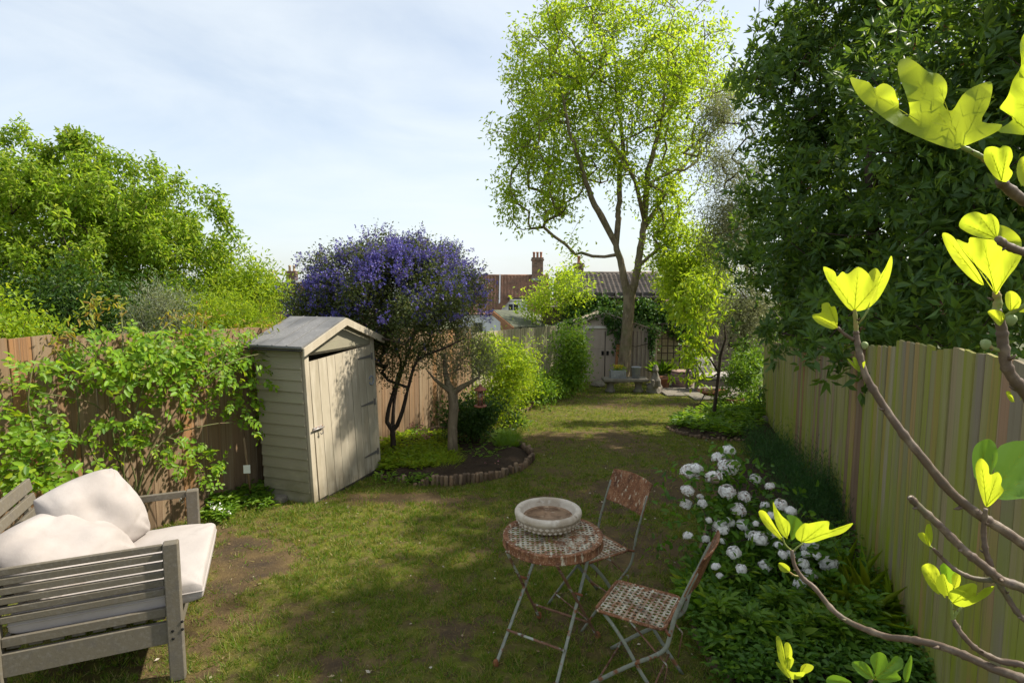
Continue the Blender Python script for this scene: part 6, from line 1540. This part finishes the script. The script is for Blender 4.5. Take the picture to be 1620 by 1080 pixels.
l_figgreen = LEAF('shaded_fig_leaf', [(.11, .22, .03), (.13, .25, .035)], [(.28, .5, .02), (.32, .55, .025)], trans=.42, rough=.42)  # greener copy of the young fig leaf, with shade put into its colour
def fig_leaf(fn, outline, base, tips, d, gx=0, gy=0, bow=.0, st=None, mat=None):
    """outline traced on the leaf's own plane; d depth at the base, gx/gy metres of depth per 100 px"""
    base = fn(*base); ol = [fn(*q) for q in outline]; tips = [fn(*q) for q in tips]
    n = len(ol); sm = []
    for i in range(n):
        a, b, c, e = [np.array(ol[(i + k) % n]) for k in (-1, 0, 1, 2)]
        for t in (0, .33, .67): sm.append(.5 * (2 * b + (c - a) * t + (2 * a - 5 * b + 4 * c - e) * t * t + (-a + 3 * b - 3 * c + e) * t ** 3))
    sm = np.array(sm); R_ = max(np.ptp(sm[:, 0]), np.ptp(sm[:, 1])); st = st or R_ / 11
    gx_, gy_ = np.meshgrid(np.arange(sm[:, 0].min(), sm[:, 0].max(), st), np.arange(sm[:, 1].min(), sm[:, 1].max(), st))
    gx_, gy_ = gx_.ravel() + rng.uniform(-.2, .2, gx_.size) * st, gy_.ravel() + rng.uniform(-.2, .2, gy_.size) * st
    ok = inpoly(gx_, gy_, sm) & (polydist(gx_, gy_, sm) > st * .45)
    pts = [Vector(q) for q in sm] + [Vector(q) for q in zip(gx_[ok], gy_[ok])]
    v2, _, f2, *_r = delaunay_2d_cdt(pts, [], [list(range(len(sm)))], 1, 1e-4)
    def depth(x, y):
        dx, dy = (x - base[0]) / 100, (y - base[1]) / 100; r2 = dx * dx + dy * dy
        dm = min(np.abs(np.cross(np.array(t_) - base, np.array((x, y)) - base)) / (np.linalg.norm(np.array(t_) - base) + 1e-6) for t_ in tips) / 100
        return d + (gx - .042 * d) * dx + gy * dy + bow * r2 - .05 * d * min(dm, .5) + .006 * math.sin(x * .09 + y * .06) * min(1, r2 * 4)
    V = [P(v.x, v.y, depth(v.x, v.y)) for v in v2]
    mb = MB(); mb.add(V, [tuple(f) for f in f2], True); mb.mi = 1
    for ti, t_ in enumerate(tips):
        t_ = np.array(t_, float); b2 = np.array(base, float); t_ = b2 + (t_ - b2) * .93
        L = np.linalg.norm(t_ - b2); nrm = np.array((-(t_ - b2)[1], (t_ - b2)[0])) / (L + 1e-6)
        wv = .85 * (.62 / d) ** 0.5; VV = []; FF = []
        for k in range(8):
            u = k / 7; c = b2 + (t_ - b2) * u; hw = wv * (1.25 - u)
            for s in (-1, 1): x, y = c + nrm * hw * s; VV.append(P(x, y, depth(x, y) - .0012))
        FF = [(2 * k, 2 * k + 1, 2 * k + 3, 2 * k + 2) for k in range(7)]; mb.add(VV, FF, True)
        for k in range(2, 7):                                  # side veins
            u = k / 7.5
            for s in (-1, 1):
                a = b2 + (t_ - b2) * u; e = a + (t_ - b2) / L * L * .16 + nrm * s * L * .15 * (1.2 - u)
                if not inpoly(np.array([e[0]]), np.array([e[1]]), sm)[0]: continue
                n3 = np.array((-(e - a)[1], (e - a)[0])); n3 = n3 / (np.linalg.norm(n3) + 1e-6) * .42 * wv
                q = [P(*(a + n3), depth(*(a + n3)) - .001), P(*(a - n3), depth(*(a - n3)) - .001), P(*e, depth(*e) - .001)]
                mb.add(q, [(0, 1, 2)], True)
    me = mb.mesh('leaf', org(fig)); return link('leaf', me, [mat or l_fig, m_vein], fig)
fig_leaf(C1, [(690, 418), (740, 425), (790, 440), (822, 470), (870, 445), (925, 475), (950, 540), (955, 590), (1000, 625), (1010, 580), (985, 490), (950, 400), (950, 330), (990, 312), (1040, 330), (1110, 385), (1165, 395), (1205, 440), (1208, 500), (1190, 560), (1235, 592), (1290, 510), (1350, 465), (1440, 437), (1450, 490), (1430, 570), (1395, 650), (1500, 665), (1480, 700), (1390, 745), (1290, 785), (1240, 797), (1100, 750), (930, 670), (820, 590), (740, 520)], (1288, 786), [(715, 440), (985, 340), (1430, 460), (1150, 420)], .62, -.01, -.02, .006)
fig_leaf(C1, [(1640, 170), (1598, 235), (1605, 350), (1560, 430), (1535, 510), (1500, 560), (1490, 580), (1520, 600), (1560, 640), (1480, 700), (1560, 715), (1640, 712), (1680, 600), (1690, 300)], (1640, 700), [(1625, 200), (1510, 580)], .60, .02, .03, .004)
fig_leaf(C1, [(1412, 795), (1450, 782), (1490, 790), (1510, 778), (1548, 790), (1560, 840), (1540, 890), (1560, 925), (1525, 972), (1470, 950), (1430, 900), (1405, 850)], (1500, 965), [(1440, 800), (1530, 800)], .615, .0, .03, .0)
fig_leaf(C1, [(1590, 860), (1620, 835), (1665, 850), (1680, 960), (1640, 1000), (1600, 980), (1580, 920)], (1640, 990), [(1615, 850)], .6, .02, .0)
dT = 1.10
fig_leaf(C2, [(548, 412), (590, 425), (612, 442), (622, 466), (650, 438), (680, 450), (735, 412), (790, 450), (815, 492), (848, 463), (873, 470), (860, 540), (820, 600), (770, 640), (700, 645), (650, 600), (600, 530), (565, 470)], (715, 645), [(560, 425), (735, 420), (860, 475)], dT, .0, .06, .03)
fig_leaf(C2, [(830, 590), (845, 480), (880, 415), (910, 353), (918, 390), (905, 460), (880, 520), (840, 585), (790, 632), (775, 632)], (785, 630), [(908, 365)], dT - .03, -.08, .03)
fig_leaf(C2, [(785, 455), (825, 418), (850, 440), (855, 470), (815, 500)], (815, 500), [(830, 425)], dT + .035, .03, .0)
fig_leaf(C2, [(490, 668), (538, 655), (540, 612), (575, 602), (590, 625), (612, 625), (627, 690), (612, 742), (565, 735), (510, 705)], (625, 738), [(500, 670), (575, 610)], dT, .05, .05)
for o_, b_ in (([(675, 903), (692, 908), (722, 940), (735, 965), (712, 950)], (735, 965)), ([(705, 897), (722, 897), (738, 940), (735, 965), (715, 935)], (735, 965)), ([(735, 965), (745, 935), (772, 915), (765, 950), (745, 972)], (735, 967))): fig_leaf(C2, o_, b_, [o_[1]], 1.085, .0, .0)
dR = .80
fig_leaf(C2, [(1182, 245), (1200, 230), (1245, 255), (1295, 330), (1370, 430), (1405, 508), (1345, 482), (1262, 400), (1210, 320)], (1400, 505), [(1195, 240)], dR + .02, -.02, .04)
fig_leaf(C2, [(1272, 192), (1300, 140), (1360, 118), (1412, 135), (1442, 128), (1480, 160), (1488, 210), (1470, 262), (1440, 262), (1380, 255), (1310, 225)], (1475, 262), [(1290, 180), (1370, 125), (1450, 140)], .70, .02, .03, .02)
fig_leaf(C2, [(1480, 190), (1530, 200), (1575, 230), (1605, 270), (1600, 320), (1540, 310), (1490, 290), (1478, 240)], (1490, 285), [(1595, 275), (1500, 195)], .71, .03, -.01)
fig_leaf(C2, [(1258, 265), (1320, 287), (1332, 255), (1400, 262), (1500, 275), (1600, 300), (1612, 345), (1580, 410), (1540, 460), (1500, 515), (1470, 560), (1440, 485), (1390, 430), (1310, 345)], (1468, 555), [(1275, 275), (1400, 262), (1605, 330)], dR, .0, .05, .02)
fig_leaf(C2, [(1520, 560), (1548, 540), (1582, 555), (1605, 590), (1592, 630), (1555, 650), (1525, 620)], (1550, 650), [(1545, 545), (1600, 590)], .80, .0, .02)
fig_leaf(C2, [(1425, 652), (1465, 640), (1512, 660), (1515, 690), (1490, 727), (1452, 690)], (1500, 715), [(1430, 652), (1500, 655)], .80, .03, .02)
fig_leaf(C2, [(1590, 650), (1620, 615), (1680, 600), (1690, 640), (1640, 655)], (1650, 612), [(1600, 645)], .79)
fig_leaf(C3, [(1522, 338), (1545, 335), (1565, 375), (1560, 392), (1540, 378)], (1570, 390), [(1530, 340)], .83)
fig_leaf(C3, [(1600, 310), (1650, 300), (1660, 390), (1612, 372)], (1600, 380), [(1640, 305)], .83)
dQ = .97
fig_leaf(C3, [(1345, 660), (1370, 610), (1430, 587), (1470, 620), (1480, 690), (1460, 745), (1440, 780), (1415, 760), (1390, 780), (1360, 800), (1345, 730)], (1410, 940), [(1400, 600), (1465, 640)], dQ + .02, .08, .01, mat=l_figgreen)
fig_leaf(C3, [(1478, 640), (1540, 605), (1600, 598), (1680, 620), (1690, 880), (1600, 905), (1500, 912), (1470, 880), (1455, 800), (1462, 750)], (1440, 900), [(1640, 620), (1680, 780), (1600, 890)], dQ + .03, .09, -.02, mat=l_figgreen)
fig_leaf(C3, [(1362, 725), (1392, 690), (1430, 730), (1437, 778), (1480, 763), (1502, 800), (1497, 835), (1512, 862), (1480, 905), (1425, 950), (1395, 905), (1367, 800)], (1420, 945), [(1392, 700), (1480, 775), (1505, 860)], dQ - .02, .0, .05, .02)
dD = 1.32
fig_leaf(C4, [(202, 165), (240, 165), (290, 240), (338, 322), (290, 292), (230, 230)], (340, 325), [(210, 168)], dD, .0, .03)
fig_leaf(C4, [(280, 113), (300, 150), (330, 190), (365, 220), (372, 260), (350, 305), (310, 262), (285, 190)], (355, 310), [(283, 120), (360, 225)], dD - .01, .0, .04)
fig_leaf(C4, [(352, 185), (400, 190), (442, 240), (402, 300), (375, 312), (368, 230)], (375, 312), [(400, 195)], dD + .03, .09, .0, mat=l_figgreen)
fig_leaf(C4, [(400, 280), (440, 230), (470, 228), (500, 222), (540, 215), (580, 218), (580, 262), (640, 245), (707, 225), (680, 260), (640, 285), (580, 302), (480, 332), (415, 318)], (430, 330), [(450, 235), (570, 220), (700, 230)], dD - .02, -.03, .04)
fig_leaf(C4, [(308, 440), (340, 440), (370, 465), (362, 490), (320, 480)], (368, 488), [(312, 442)], dD, .04, .0)
dE = 1.03
fig_leaf(C4, [(1072, 460), (1110, 440), (1150, 460), (1172, 500), (1155, 540), (1170, 608), (1120, 570), (1085, 510)], (1200, 625), [(1085, 455), (1140, 460)], dE + .01, .02, .02)
fig_leaf(C4, [(1170, 460), (1200, 438), (1245, 470), (1252, 520), (1215, 560), (1185, 520)], (1215, 600), [(1200, 445)], dE + .03, .0, .02, mat=l_figgreen)
fig_leaf(C4, [(1155, 520), (1190, 495), (1215, 540), (1242, 560), (1222, 612), (1175, 602), (1150, 560)], (1222, 630), [(1190, 500)], dE - .02, .0, .03)
fig_leaf(C4, [(1235, 505), (1270, 488), (1283, 530), (1262, 582), (1240, 565)], (1235, 610), [(1270, 495)], dE + .01)
fig_leaf(C4, [(1215, 600), (1260, 570), (1300, 555), (1345, 545), (1370, 562), (1365, 612), (1405, 575), (1462, 562), (1440, 602), (1390, 637), (1300, 674), (1240, 652)], (1235, 655), [(1355, 550), (1455, 566)], dE - .03, -.02, .05)
for o_, b_ in (([(1052, 285), (1080, 275), (1100, 300), (1112, 345), (1075, 322)], (1112, 348)), ([(1090, 290), (1100, 235), (1125, 240), (1133, 310), (1115, 350), (1100, 320)], (1114, 350))): fig_leaf(C4, o_, b_, [o_[1]], 1.0)
dK = 1.30
for o_, b_ in (([(295, 840), (315, 833), (335, 890), (345, 950), (345, 1000), (310, 950)], (350, 1010)), ([(340, 872), (365, 865), (383, 910), (376, 955), (350, 950)], (355, 1000)), ([(345, 955), (375, 938), (392, 960), (370, 1005), (350, 1000)], (365, 1020)), ([(293, 966), (330, 980), (380, 1020), (450, 1020), (430, 1052), (370, 1056), (320, 1010)], (375, 1052)), ([(430, 990), (460, 975), (497, 990), (480, 1018), (430, 1032)], (425, 1030))): fig_leaf(C4, o_, b_, [o_[1]], dK)
dM = 1.22
for o_, b_, tp in (([(700, 970), (760, 963), (800, 1000), (826, 1052), (780, 1056), (720, 1010)], (815, 1055), [(710, 972), (765, 968)]), ([(798, 945), (840, 913), (880, 930), (898, 972), (930, 935), (972, 950), (972, 1000), (942, 1022), (962, 1062), (850, 1078), (818, 1010)], (820, 1060), [(840, 920), (955, 945), (955, 1060)]), ([(978, 1000), (1000, 960), (1018, 928), (1023, 980), (1000, 1072), (975, 1050)], (985, 1075), [(1015, 935)]), ([(563, 1062), (600, 1035), (660, 1050), (700, 1085), (590, 1095)], (690, 1080), [(575, 1062)])): fig_leaf(C4, o_, b_, tp, dM, .07, .0, mat=l_figgreen)
for (fn, x, y, d, r) in ((C2, 768, 828, 1.09, .0066), (C2, 1415, 822, .82, .007), (C2, 1552, 692, .80, .007)):
    c = P(*fn(x, y), d); f_ = MB().lathe([(r * .3, -r * 1.3), (r * .7, -r * .8), (r, 0), (r * .85, r * .6), (r * .3, r * .95)], c, 14).build('fig', m_figfruit, fig)
branch([(*C2(1425, 830), .82), (*C2(1460, 850), .82), (*C2(1500, 860), .82)], .003, .0035, mat=m_shoot, name='stalk')
